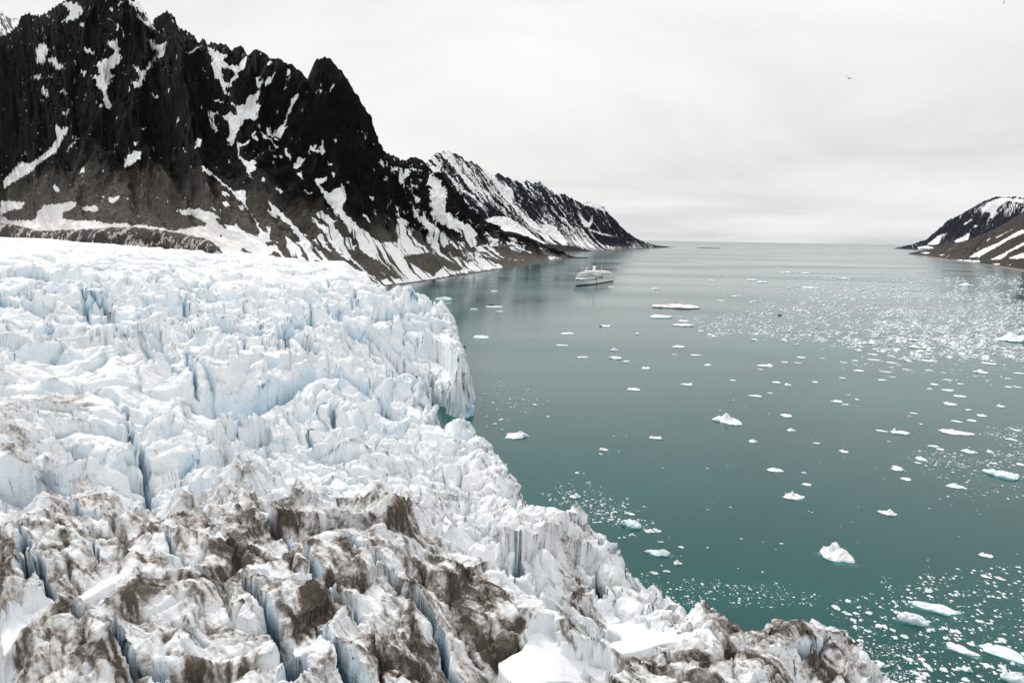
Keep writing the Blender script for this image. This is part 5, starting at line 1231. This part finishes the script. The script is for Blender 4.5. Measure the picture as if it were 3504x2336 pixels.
# landmarks: (box, kind, peaks, foot, label, short name)
LM = [
 (k8(1405, 290, 335, 44), 'd', (), 0, 'largest flat white floe with a dirty dark edge, beyond the middle of the fjord', 'the large flat dirty-edged floe'),
 (k8(1293, 358, 168, 26), 't', (), 0, 'long pale blue floe just in front of the large flat dirty-edged floe', 'the long pale blue floe'),
 (k8(1743, 1045, 206, 92), 'f', ((-0.1, 0, 1.0, 0.5), (-0.55, 0.1, 0.55, 0.5), (0.75, -0.2, 0.32, 0.35)), 1, 'two-humped white iceberg with a low tail on the open green water', 'the two-humped iceberg'),
 (k8(325, 1150, 170, 64), 'f', ((0.35, 0, 0.9, 0.7), (-0.35, 0, 0.55, 0.8)), 1, 'rounded white floe close to the middle of the glacier front', 'the rounded floe by the glacier'),
 (k8(1262, 1168, 86, 36), 'f', ((-0.6, 0, 0.8, 0.5), (0.6, 0, 0.8, 0.5)), 0, 'squarish white floe alone on the open green water', 'the squarish floe'),
 (k2(935, 1128, 112, 28), 't', (), 1, 'oval pale turquoise floe beyond the far tip of the glacier', 'the oval turquoise floe'),
 (k8(88, 488, 112, 38), 't', ((-0.5, 0, 0.7, 0.4), (0.2, 0, 0.8, 0.35), (0.7, 0, 0.5, 0.3)), 1, 'jagged turquoise floe beside the round end of the glacier front', 'the jagged turquoise floe'),
 (k8(182, 292, 125, 16), 't', (), 0, 'flat floe with a blue underside lying in front of the inflatable boat', 'the floe at the boat'),
 (k8(925, 415, 85, 30), 't', ((-0.8, 0, 1, 0.3), (0.7, 0, 0.8, 0.4)), 0, 'scalloped pale floe in grey water below the cruise ship', 'the scalloped floe'),
 (k8(668, 468, 96, 26), 'f', ((0.4, 0, 1, 0.35), (0, 0, 0.5, 0.6)), 0, 'white floe with a small peak between the scalloped floe and the glacier', 'the small-peaked floe'),
 (k8(983, 575, 62, 34), 'f', ((0, 0, 1, 0.55),), 0, 'little pyramid of ice above a longer rounded floe', 'the little pyramid floe'),
 (k8(993, 634, 98, 26), 'f', (), 0, 'rounded white floe just below the little pyramid floe', 'the floe under the pyramid'),
 (k8(1065, 650, 52, 34), 'f', ((0.2, 0, 1, 0.22),), 0, 'small floe with one thin upright spike', 'the spiked floe'),
 (k8(1198, 700, 62, 26), 'f', ((-0.5, 0, 0.9, 0.45), (0.4, 0, 0.8, 0.5)), 0, 'small arched white floe below and right of the spiked floe', 'the arched floe'),
 (k8(1995, 684, 108, 30), 'f', ((0.5, 0, 1, 0.5),), 0, 'white floe rising to a hump at its right end', 'the humped floe'),
 (k8(1470, 810, 82, 26), 'f', ((0.6, 0, 0.9, 0.5),), 0, 'small floe with one raised side in the middle of the open water', 'the raised-side floe'),
 (k8(1115, 843, 88, 22), 'f', ((-0.7, 0, 1, 0.3),), 0, 'narrow floe with a knob on its left end', 'the knobbed floe'),
 (k7(1425, 228, 86, 40), 'f', ((-0.1, 0, 1, 0.32), (-0.75, 0.2, 0.55, 0.35), (0.7, 0, 0.4, 0.35)), 1, 'white floe with a sharp central spire and two side lumps', 'the spired floe'),
 (k7(1595, 458, 138, 84), 'f', ((-0.1, 0.35, 1, 0.5), (0.3, -0.1, 0.7, 0.7), (-0.7, 0.3, 0.45, 0.5)), 1, 'bright white iceberg with a turquoise foot alone on dark green water', 'the turquoise-footed iceberg'),
 (k7(1804, 296, 76, 33), 'f', ((0.2, 0, 0.9, 0.6),), 0, 'smooth white lump of ice in dark green water', 'the smooth lump'),
 (k7(1352, 126, 68, 18), 'f', (), 0, 'low elongated white floe above the spired floe', 'the low elongated floe'),
 (k7(1900, 722, 118, 66), 'f', (), 1, 'thick white floe with a blue hollow beside a flat turquoise slab', 'the hollowed floe'),
 (k7(1998, 682, 176, 46), 't', (), 1, 'flat awash turquoise slab of ice among the near brash', 'the turquoise slab'),
 (k7(2095, 846, 132, 44), 'f', (), 1, 'long tapering white floe among the near brash', 'the tapering floe'),
 (k7(2268, 860, 170, 50), 't', (), 1, 'large pale floe at the right edge of the near brash', 'the pale edge floe'),
 (k7(2315, 960, 100, 60), 'f', (), 1, 'pointed white floe cut by the bottom right corner', 'the corner floe'),
 (k7(2265, 143, 140, 46), 't', (), 1, 'broad pale floe near the right edge at mid distance', 'the broad pale floe'),
 (k7(775, 342, 92, 46), 't', (), 1, 'pale turquoise floe in the brash by the near glacier front', 'the brash-ringed floe'),
 (k7(880, 455, 108, 42), 't', ((0.4, 0, 0.8, 0.7),), 1, 'pale turquoise floe touching the near glacier front', 'the floe at the near front'),
 (k7(549, 230, 46, 28), 'f', ((0.2, 0, 1, 0.7),), 0, 'white floe peeping over the ice ridge, at the head of the front brash', 'the peeping floe'),
 (k9(1808, 532, 156, 62), 'f', ((-0.15, 0, 1, 0.65), (0.5, 0, 0.5, 0.5)), 0, 'peaked white floe below the dense drift ice at far right', 'the peaked floe'),
 (k9(942, 1178, 192, 84), 'f', ((-0.62, 0, 1, 0.26), (0.1, -0.1, 0.45, 0.8), (0.8, 0, 0.4, 0.3)), 1, 'white floe with an upright horn on its left end', 'the horned floe'),
 (k9(1530, 1180, 366, 66), 'f', ((-0.2, 0, 0.9, 0.4), (0.4, 0, 0.6, 0.5)), 0, 'long low chain of white ice to the right of the horned floe', 'the long low chain'),
 (k9(1300, 1335, 120, 30), 'd', (), 0, 'low floe with brown debris along its side near the right edge', 'the brown floe'),
 (k9(1372, 1368, 88, 28), 'f', (), 0, 'white floe touching the low floe with brown debris', 'the floe by the brown one'),
 (k9(1685, 1392, 164, 56), 'f', ((-0.3, 0, 0.9, 0.7), (0.4, 0, 0.7, 0.6)), 1, 'blocky white floe between the brown floe and the right edge', 'the blocky floe'),
 (k9(2150, 160, 340, 140), 't', ((-0.1, 0, 1, 0.7), (0.5, 0, 0.8, 0.7)), 0, 'huge pale blue iceberg in dense drift ice at the right edge', 'the huge pale iceberg'),
 (k9(1085, 185, 130, 56), 't', ((-0.4, 0, 0.8, 0.5), (0.3, 0, 0.5, 0.6)), 0, 'pale double iceberg standing in the dense drift ice', 'the double iceberg'),
 (k9(1095, 262, 150, 60), 'd', ((0, 0, 0.8, 0.8),), 0, 'white floe with a dark underside in front of the double iceberg', 'the dark-bottomed floe'),
 (k9(1475, 878, 140, 44), 'f', ((-0.4, 0, 1, 0.45), (0.3, 0, 0.4, 0.7)), 0, 'lumpy white floe above the long low chain', 'the lumpy floe'),
 (k9(2020, 895, 92, 56), 't', ((-0.3, 0.2, 0.8, 0.4),), 0, 'nearly clear glassy floe standing alone at the right', 'the glassy floe'),
 (k9(265, 855, 132, 36), 'f', (), 0, 'long white floe touching the end of a shorter one', 'the touching floe'),
 (k8(1445, 384, 84, 26), 'f', ((-0.3, 0, 1, 0.4), (0.5, 0, 0.9, 0.35)), 0, 'twin-tipped floe at the left end of the dense drift ice', 'the twin-tipped floe'),
 (k8(1447, 415, 150, 26), 'f', (), 0, 'wide flat floe right under the twin-tipped floe', 'the wide flat floe'),
 (k4(745, 643, 98, 24), 't', ((0.6, 0, 0.8, 0.4),), 0, 'turquoise ended floe farthest out in the middle of the fjord', 'the farthest turquoise floe'),
 (k4(1145, 683, 102, 24), 't', ((0.1, 0, 0.8, 0.5),), 0, 'teal tinted floe at the far left corner of the dense drift ice', 'the teal floe'),
 (k4(918, 746, 134, 24), 't', ((-0.4, 0, 0.9, 0.3), (0.1, 0, 0.8, 0.3)), 0, 'bluish floe with a broken top far out in the drift ice', 'the broken-topped floe'),
 (k4(1960, 722, 102, 44), 't', ((0, 0, 0.8, 0.8),), 0, 'pale blue iceberg at the far back of the dense drift ice', 'the far pale iceberg'),
 (k4(718, 928, 36, 22), 'b', ((0, 0, 0.9, 0.8),), 0, 'dark debris covered lump in the thin drift ice', 'the dark lump'),
 (k7(1968, 606, 33, 28), 'f', ((0.4, 0.2, 1, 0.5), (-0.4, 0.2, 0.8, 0.5)), 0, 'small notched white floe above the flat turquoise slab', 'the notched floe'),
 (k7(2200, 467, 52, 25), 'f', ((-0.5, 0, 0.8, 0.5), (0.6, 0, 0.7, 0.5)), 0, 'saddle shaped white floe at the top of the near brash', 'the saddle floe'),
 (k9(1165, 1465, 112, 60), 'f', ((-0.6, 0.2, 0.9, 0.4), (0, 0, 0.6, 0.6)), 1, 'slanting white floe at the left end of the loose mid brash', 'the slanting floe'),
 (k9(2135, 1260, 130, 40), 'f', ((0, 0, 0.6, 0.8),), 0, 'white floe inside the loose brash near the right edge', 'the brash floe'),
]
# plain floes: only a box and a tint; their labels name the nearest landmark
PL = [k8(1140, 473, 40, 12), k8(630, 550, 95, 14), k8(770, 630, 86, 18), k8(1415, 560, 96, 20), k8(1385, 612, 38, 6), k8(1528, 616, 76, 12), k8(1612, 680, 50, 20), k8(1965, 712, 40, 8), k8(1778, 785, 50, 9), k8(2072, 799, 62, 16),
 k8(2148, 810, 48, 24), k8(1930, 889, 96, 11), k8(2028, 870, 40, 9), k8(2237, 633, 66, 16), k8(2213, 668, 56, 9), k8(2128, 663, 50, 9), k8(912, 1246, 62, 22), k8(892, 1278, 30, 14), k8(1912, 1190, 58, 28), k8(2138, 1022, 84, 26), k8(2170, 1116, 60, 28),
 k8(2062, 1388, 112, 28), k8(2255, 1403, 32, 16), k8(2280, 1482, 62, 22), k8(178, 188, 56, 9), k8(42, 308, 60, 12), k8(215, 322, 54, 7), k8(963, 160, 46, 10), k8(1255, 172, 56, 12), k8(1630, 113, 56, 7), k8(1905, 112, 76, 11), k8(1972, 128, 76, 14),
 k8(2265, 67, 60, 9), k8(1797, 222, 76, 10), k8(1698, 250, 72, 7), k8(733, 1403, 32, 14), k8(225, 1046, 36, 22), k8(185, 1076, 36, 12), k8(450, 945, 30, 11), k8(540, 1027, 24, 11), k8(325, 945, 16, 5), k8(2330, 795, 40, 14),
 k7(1480, 183, 38, 13), k7(1845, 122, 52, 23), k7(1878, 162, 42, 13), k7(2080, 190, 74, 24), k7(2130, 50, 56, 20), k7(1935, 78, 42, 18), k7(2120, 925, 46, 30), k7(768, 300, 46, 16), k7(845, 370, 50, 22), k7(880, 368, 34, 17), k7(960, 497, 36, 28), k7(975, 434, 24, 11), k7(918, 532, 34, 13), k7(867, 538, 34, 15), k7(893, 414, 28, 5),
 k7(1910, 340, 0, 0), k7(2198, 552, 42, 14), k7(2255, 560, 44, 14), k7(1975, 632, 26, 12), k7(2040, 800, 30, 22), k7(2175, 732, 40, 14), k7(1640, 700, 40, 16), k7(2255, 930, 24, 14),
 k9(745, 625, 106, 22), k9(870, 595, 64, 18), k9(320, 604, 78, 16), k9(497, 525, 116, 18), k9(790, 538, 142, 18), k9(1005, 514, 82, 18), k9(1245, 523, 82, 18), k9(1455, 623, 106, 18), k9(1310, 672, 92, 22), k9(1255, 717, 54, 24), k9(1453, 734, 128, 24), k9(1585, 800, 132, 32),
 k9(1675, 944, 74, 28), k9(1812, 1004, 112, 36), k9(1545, 1068, 122, 24), k9(1708, 1060, 107, 24), k9(355, 889, 82, 22), k9(478, 832, 52, 18), k9(388, 785, 44, 12), k9(740, 1170, 132, 23), k9(1905, 1390, 76, 38), k9(335, 1388, 96, 40), k9(45, 1302, 82, 20), k9(1088, 982, 96, 12), k9(1035, 1009, 46, 8), k9(2195, 700, 90, 16), k9(2105, 700, 82, 18),
 k9(2098, 611, 72, 16), k9(2210, 552, 122, 16), k9(1585, 666, 76, 14), k9(1408, 547, 62, 10), k9(1748, 581, 64, 8), k9(1240, 420, 190, 20), k9(1040, 425, 72, 14), k9(660, 410, 150, 22), k9(850, 440, 130, 14), k9(460, 420, 74, 16), k9(340, 437, 76, 12), k9(460, 463, 50, 12), k9(1900, 450, 180, 30), k9(2190, 1165, 80, 22), k9(1165, 1097, 40, 10), k9(820, 1285, 40, 10), k9(2230, 1525, 80, 34), k9(1945, 1518, 90, 30), k9(905, 1558, 110, 26), k9(1130, 1512, 70, 26), k9(110, 394, 54, 10), k9(930, 465, 60, 10), k9(800, 300, 100, 30), k9(650, 352, 130, 22), k9(490, 300, 80, 14), k9(850, 374, 100, 12)]
PL = [b for b in PL if b[2] > 0]
S_ = 11
placed = []
for (bx, kd, pk, ft, lab, short) in LM:
    S_ += 1
    o = place_floe(*bx, kind=kd, seed=S_, peaks=pk, label=lab, foot=bool(ft), name='iceberg' if 'iceberg' in lab else 'ice_floe', cat='iceberg' if 'iceberg' in lab else 'ice floe')
    placed.append((bx, short))
def direction(dx, dy):
    a = math.degrees(math.atan2(dy, dx)) % 360
    return ('right of', 'below and right of', 'below', 'below and left of', 'left of', 'above and left of', 'above', 'above and right of')[int((a + 22.5) // 45) % 8]
seen = {}
cand = []
for bx in PL:
    x, y, w_f, h_f = bx
    d = sorted(((math.hypot(b[0] - x, (b[1] - y) * 1.6), b, sh) for b, sh in placed), key=lambda t_: t_[0])[0]
    cand.append((d[0], bx, d[1], d[2]))
cand.sort(key=lambda t_: t_[0])
ORD = ['', 'second ', 'third ', 'fourth ', 'fifth ', 'sixth ', 'seventh ']
for dist_, bx, lb, sh in cand:
    x, y, w_f, h_f = bx; S_ += 1
    r = w_f / h_f
    size = 'tiny' if w_f < 17 else 'small' if w_f < 28 else 'medium'
    shape = 'thin white floe' if r > 5.5 else 'low white floe' if r > 3.2 else 'chunky white floe'
    dr_ = direction(x - lb[0], y - lb[1])
    key = (size, shape, dr_, sh); c_ = seen.get(key, 0); seen[key] = c_ + 1
    lab = (ORD[c_] + 'nearest ' if c_ == 0 else ORD[c_]) + size + ' ' + shape + ' ' + dr_ + ' ' + sh
    pk = () if r > 3.2 else ((0.3 * math.sin(S_), 0, 0.9, 0.7), (-0.5, 0.1, 0.6, 0.5))
    place_floe(*bx, kind='f', seed=S_, peaks=pk, label=lab, foot=(w_f > 42 and y > 1500 and r < 3.5), group='ice floes scattered over the open fjord')

# ---- drift ice: the largest pieces one by one, the rest as one mass
ZONES = [  # polygon px, count, min/max length in metres, clump scale in px
 ([(a_, b_) for a_, b_ in cr_(1.9535, 2300, 600)((1080, 655), (1500, 645), (1900, 665), (2720, 690), (2720, 1240), (2000, 1250), (1700, 1230), (1300, 1180), (1000, 1140), (700, 1090), (350, 1065), (100, 1020), (30, 985), (300, 930), (600, 880), (800, 820), (760, 760))], 11500, 1.1, 4.6, 60),
 (cr_(1.9535, 2300, 600)((1400, 900), (2720, 860), (2720, 1180), (1700, 1150), (1300, 1080)), 4600, 1.1, 4.4, 50),
 (cr_(1.9535, 2300, 600)((250, 620), (800, 620), (1100, 660), (1000, 830), (500, 830), (250, 760)), 90, 1.5, 5.0, 60),
 (cr_(3.135, 2780, 1100)((200, 380), (1000, 380), (2850, 400), (2850, 700), (1400, 620), (900, 560), (300, 520)), 290, 0.7, 2.6, 40),
 (cr_(3.135, 2780, 1100)((1650, 1180), (2000, 1130), (2850, 1130), (2850, 1568), (1300, 1568), (1020, 1480), (1150, 1420), (1600, 1420), (2000, 1440), (1950, 1300)), 800, 0.35, 1.5, 40),
 (cr_(1.1737, 1500, 1500)((1960, 60), (2720, 0), (2720, 260), (2200, 240), (1990, 250), (2060, 200), (1940, 110)), 560, 0.3, 1.3, 40),
 (cr_(1.1737, 1500, 1500)((370, 210), (560, 215), (720, 250), (860, 320), (870, 360), (780, 400), (700, 360), (560, 300), (430, 290)), 520, 0.25, 1.3, 40),
 (cr_(1.1737, 1500, 1500)((810, 560), (900, 540), (1100, 575), (1350, 580), (1500, 620), (1560, 660), (1400, 680), (1000, 680), (850, 640)), 420, 0.2, 0.9, 30),
 (cr_(1.1737, 1500, 1500)((1540, 660), (1800, 600), (1950, 530), (2200, 500), (2720, 500), (2720, 1130), (1800, 1130), (1700, 860), (1620, 740)), 3100, 0.14, 1.3, 50),
 (cr_(1.1737, 1500, 1500)((1660, 800), (1900, 820), (2000, 1130), (1800, 1130)), 600, 0.16, 0.7, 50),
 (cr_(1.96, 1600, 900)((40, 640), (160, 680), (560, 900), (600, 940), (300, 1000), (240, 1120), (60, 1060)), 150, 0.4, 1.8, 40),
 (cr_(1.96, 1600, 900)((560, 1440), (900, 1480), (900, 1568), (640, 1568)), 70, 0.3, 1.0, 40),
 ([(1700, 1100), (3504, 900), (3504, 2100), (2300, 2050), (1850, 1500)], 150, 0.4, 1.4, 200),
]
rg_ = np.random.RandomState(5)
TPL = []
for k in range(8):
    bm = bmesh.new(); bmesh.ops.create_icosphere(bm, subdivisions=1, radius=0.5)
    for v_ in bm.verts:
        p = v_.co; s = 1 + 0.35 * (rg_.rand() - 0.5)
        v_.co = Vector((p.x * s, p.y * s * 0.75, p.z * (0.75 + 0.5 * rg_.rand())))
    bm.verts.ensure_lookup_table()
    TPL.append((np.array([v_.co[:] for v_ in bm.verts]), np.array([[v_.index for v_ in f.verts] for f in bm.faces]))); bm.free()
def inpoly(x, y, P_):
    ins_ = np.zeros(x.shape, bool); P_ = np.array(P_)
    for k in range(len(P_)):
        xa, ya = P_[k]; xb, yb = P_[(k + 1) % len(P_)]
        if ya == yb: continue
        ins_ ^= ((ya > y) != (yb > y)) & (x < (xb - xa) * (y - ya) / (yb - ya) + xa)
    return ins_
chips = []
boxes = np.array([b for b, _ in placed] + PL)
for P_, cnt, s0, s1, cl_ in ZONES:
    Pa = np.array(P_); got = 0
    while got < cnt:
        x = rg_.uniform(Pa[:, 0].min(), Pa[:, 0].max(), 4000); y = rg_.uniform(Pa[:, 1].min(), Pa[:, 1].max(), 4000)
        wx_ = x + 60 * fbm(x / 120, y / 50, 77, 3); wy_ = y + 28 * fbm(x / 110, y / 40, 79, 4, 0.6)
        cl2 = fbm(x / cl_, y / (cl_ * 0.45), 78, 3, 0.6)
        ok = inpoly(wx_, wy_, P_) & (rg_.rand(4000) < sstep(-0.7, 0.6, cl2) * (0.95 if cnt < 5000 else 0.85) + (0.04 if cnt < 5000 else 0.08))
        x, y = x[ok], y[ok]
        n_ = min(len(x), cnt - got); 
        for i in range(n_):
            # keep off the named floes
            if np.any((np.abs(boxes[:, 0] - x[i]) < boxes[:, 2] * 0.5) & (np.abs(boxes[:, 1] + boxes[:, 3] * 0.3 - y[i]) < boxes[:, 3] * 0.5)): continue
            s = s0 + (s1 - s0) * rg_.rand() ** 4
            if y[i] < 1090: s *= 1 + 0.9 * min(1, (1090 - y[i]) / 130)
            chips.append((x[i], y[i], s))
        got += max(n_, 1)
chips = np.array(chips)
G = np.stack([chips[:, 0], chips[:, 1]], -1)
pos = np.array([at(a, b, 0)[:2] for a, b in G])
ok = ~inpoly(pos[:, 0], pos[:, 1], poly)
chips, pos = chips[ok], pos[ok]
app = chips[:, 2] / np.hypot(pos[:, 0], pos[:, 1])
order = np.argsort(-app)
n_ind = max(0, min(len(order), 296 - len(LM) - len(PL)))
big = order[:n_ind]; rest = order[n_ind:]
def chip_mesh(i, s):
    v, f = TPL[i % 8]
    return v * np.array([s, s, s * 0.42]), f
protos = {}
for j, i in enumerate(big):
    x, y = pos[i]; s = chips[i, 2]; far = chips[i, 1] < 1300
    k = (j % 6, far)
    if k not in protos:
        o, _ = floe_mesh('drift_ice', 1.0, 0.7, 0.30, 400 + j % 6, ((0.2, 0, 0.9, 0.7),) if j % 3 == 0 else (), FW, 5, 14)
        protos[k] = o.data
        o.data.transform(Matrix.Translation((0, 0, 0.0)))
    else:
        o = bpy.data.objects.new('drift_ice', protos[k]); COL.objects.link(o)
    o.location = (x, y, 0.04 * s); o.scale = (s * 1.3, s * 1.3, s * 1.2); o.rotation_euler = (0, 0, rg_.rand() * 6.28)
    zone = 'far' if far else ('mid' if chips[i, 1] < 1750 else 'near')
    o['label'] = {'far': 'small white piece within the dense drift ice sheet across the fjord', 'mid': 'small white piece of the loose brash at mid distance', 'near': 'small white chunk of the near brash off the glacier front'}[zone]
    o['group'] = {'far': 'pieces of the dense drift ice', 'mid': 'pieces of the mid distance brash', 'near': 'chunks of the near brash'}[zone]
    o['category'] = 'drift ice'
V = []; Fq = []; off = 0
ang = rg_.rand(len(chips)) * 6.28
for j in rest:
    v, f = chip_mesh(j, chips[j, 2])
    c, s = math.cos(ang[j]), math.sin(ang[j])
    vv = np.stack([v[:, 0] * c - v[:, 1] * s + pos[j, 0], v[:, 0] * s + v[:, 1] * c + pos[j, 1], v[:, 2] + 0.03 * chips[j, 2]], -1)
    V.append(vv); Fq.append(f + off); off += len(v)
br = obj_from('brash_ice', np.vstack(V), None, FW, quads=np.vstack(Fq), smooth=False)
tag(br, 'thousands of small white ice fragments drifting in bands on the fjord', 'brash ice', kind='stuff')
print('floes', len(LM), len(PL), 'chips', len(chips), n_ind)

# ---- thin sea air
hz = bmesh.new(); B_ = 61000.0
box(hz, -B_, B_, -B_, B_, -30.0, 1400.0)
hm_ = bpy.data.materials.new('sea_haze'); hm_.use_nodes = True; hn = hm_.node_tree; hn.nodes.clear()
ho = N(hn, 'ShaderNodeOutputMaterial'); hv = N(hn, 'ShaderNodeVolumePrincipled')
hv.inputs['Color'].default_value = (0.80, 0.87, 0.96, 1); hv.inputs['Density'].default_value = 0.000003
L(hn, hv.outputs[0], ho.inputs['Volume'])
hz_o = bm_obj('haze', hz, hm_); hz_o['kind'] = 'stuff'; hz_o['label'] = 'thin pale sea air over the whole fjord'
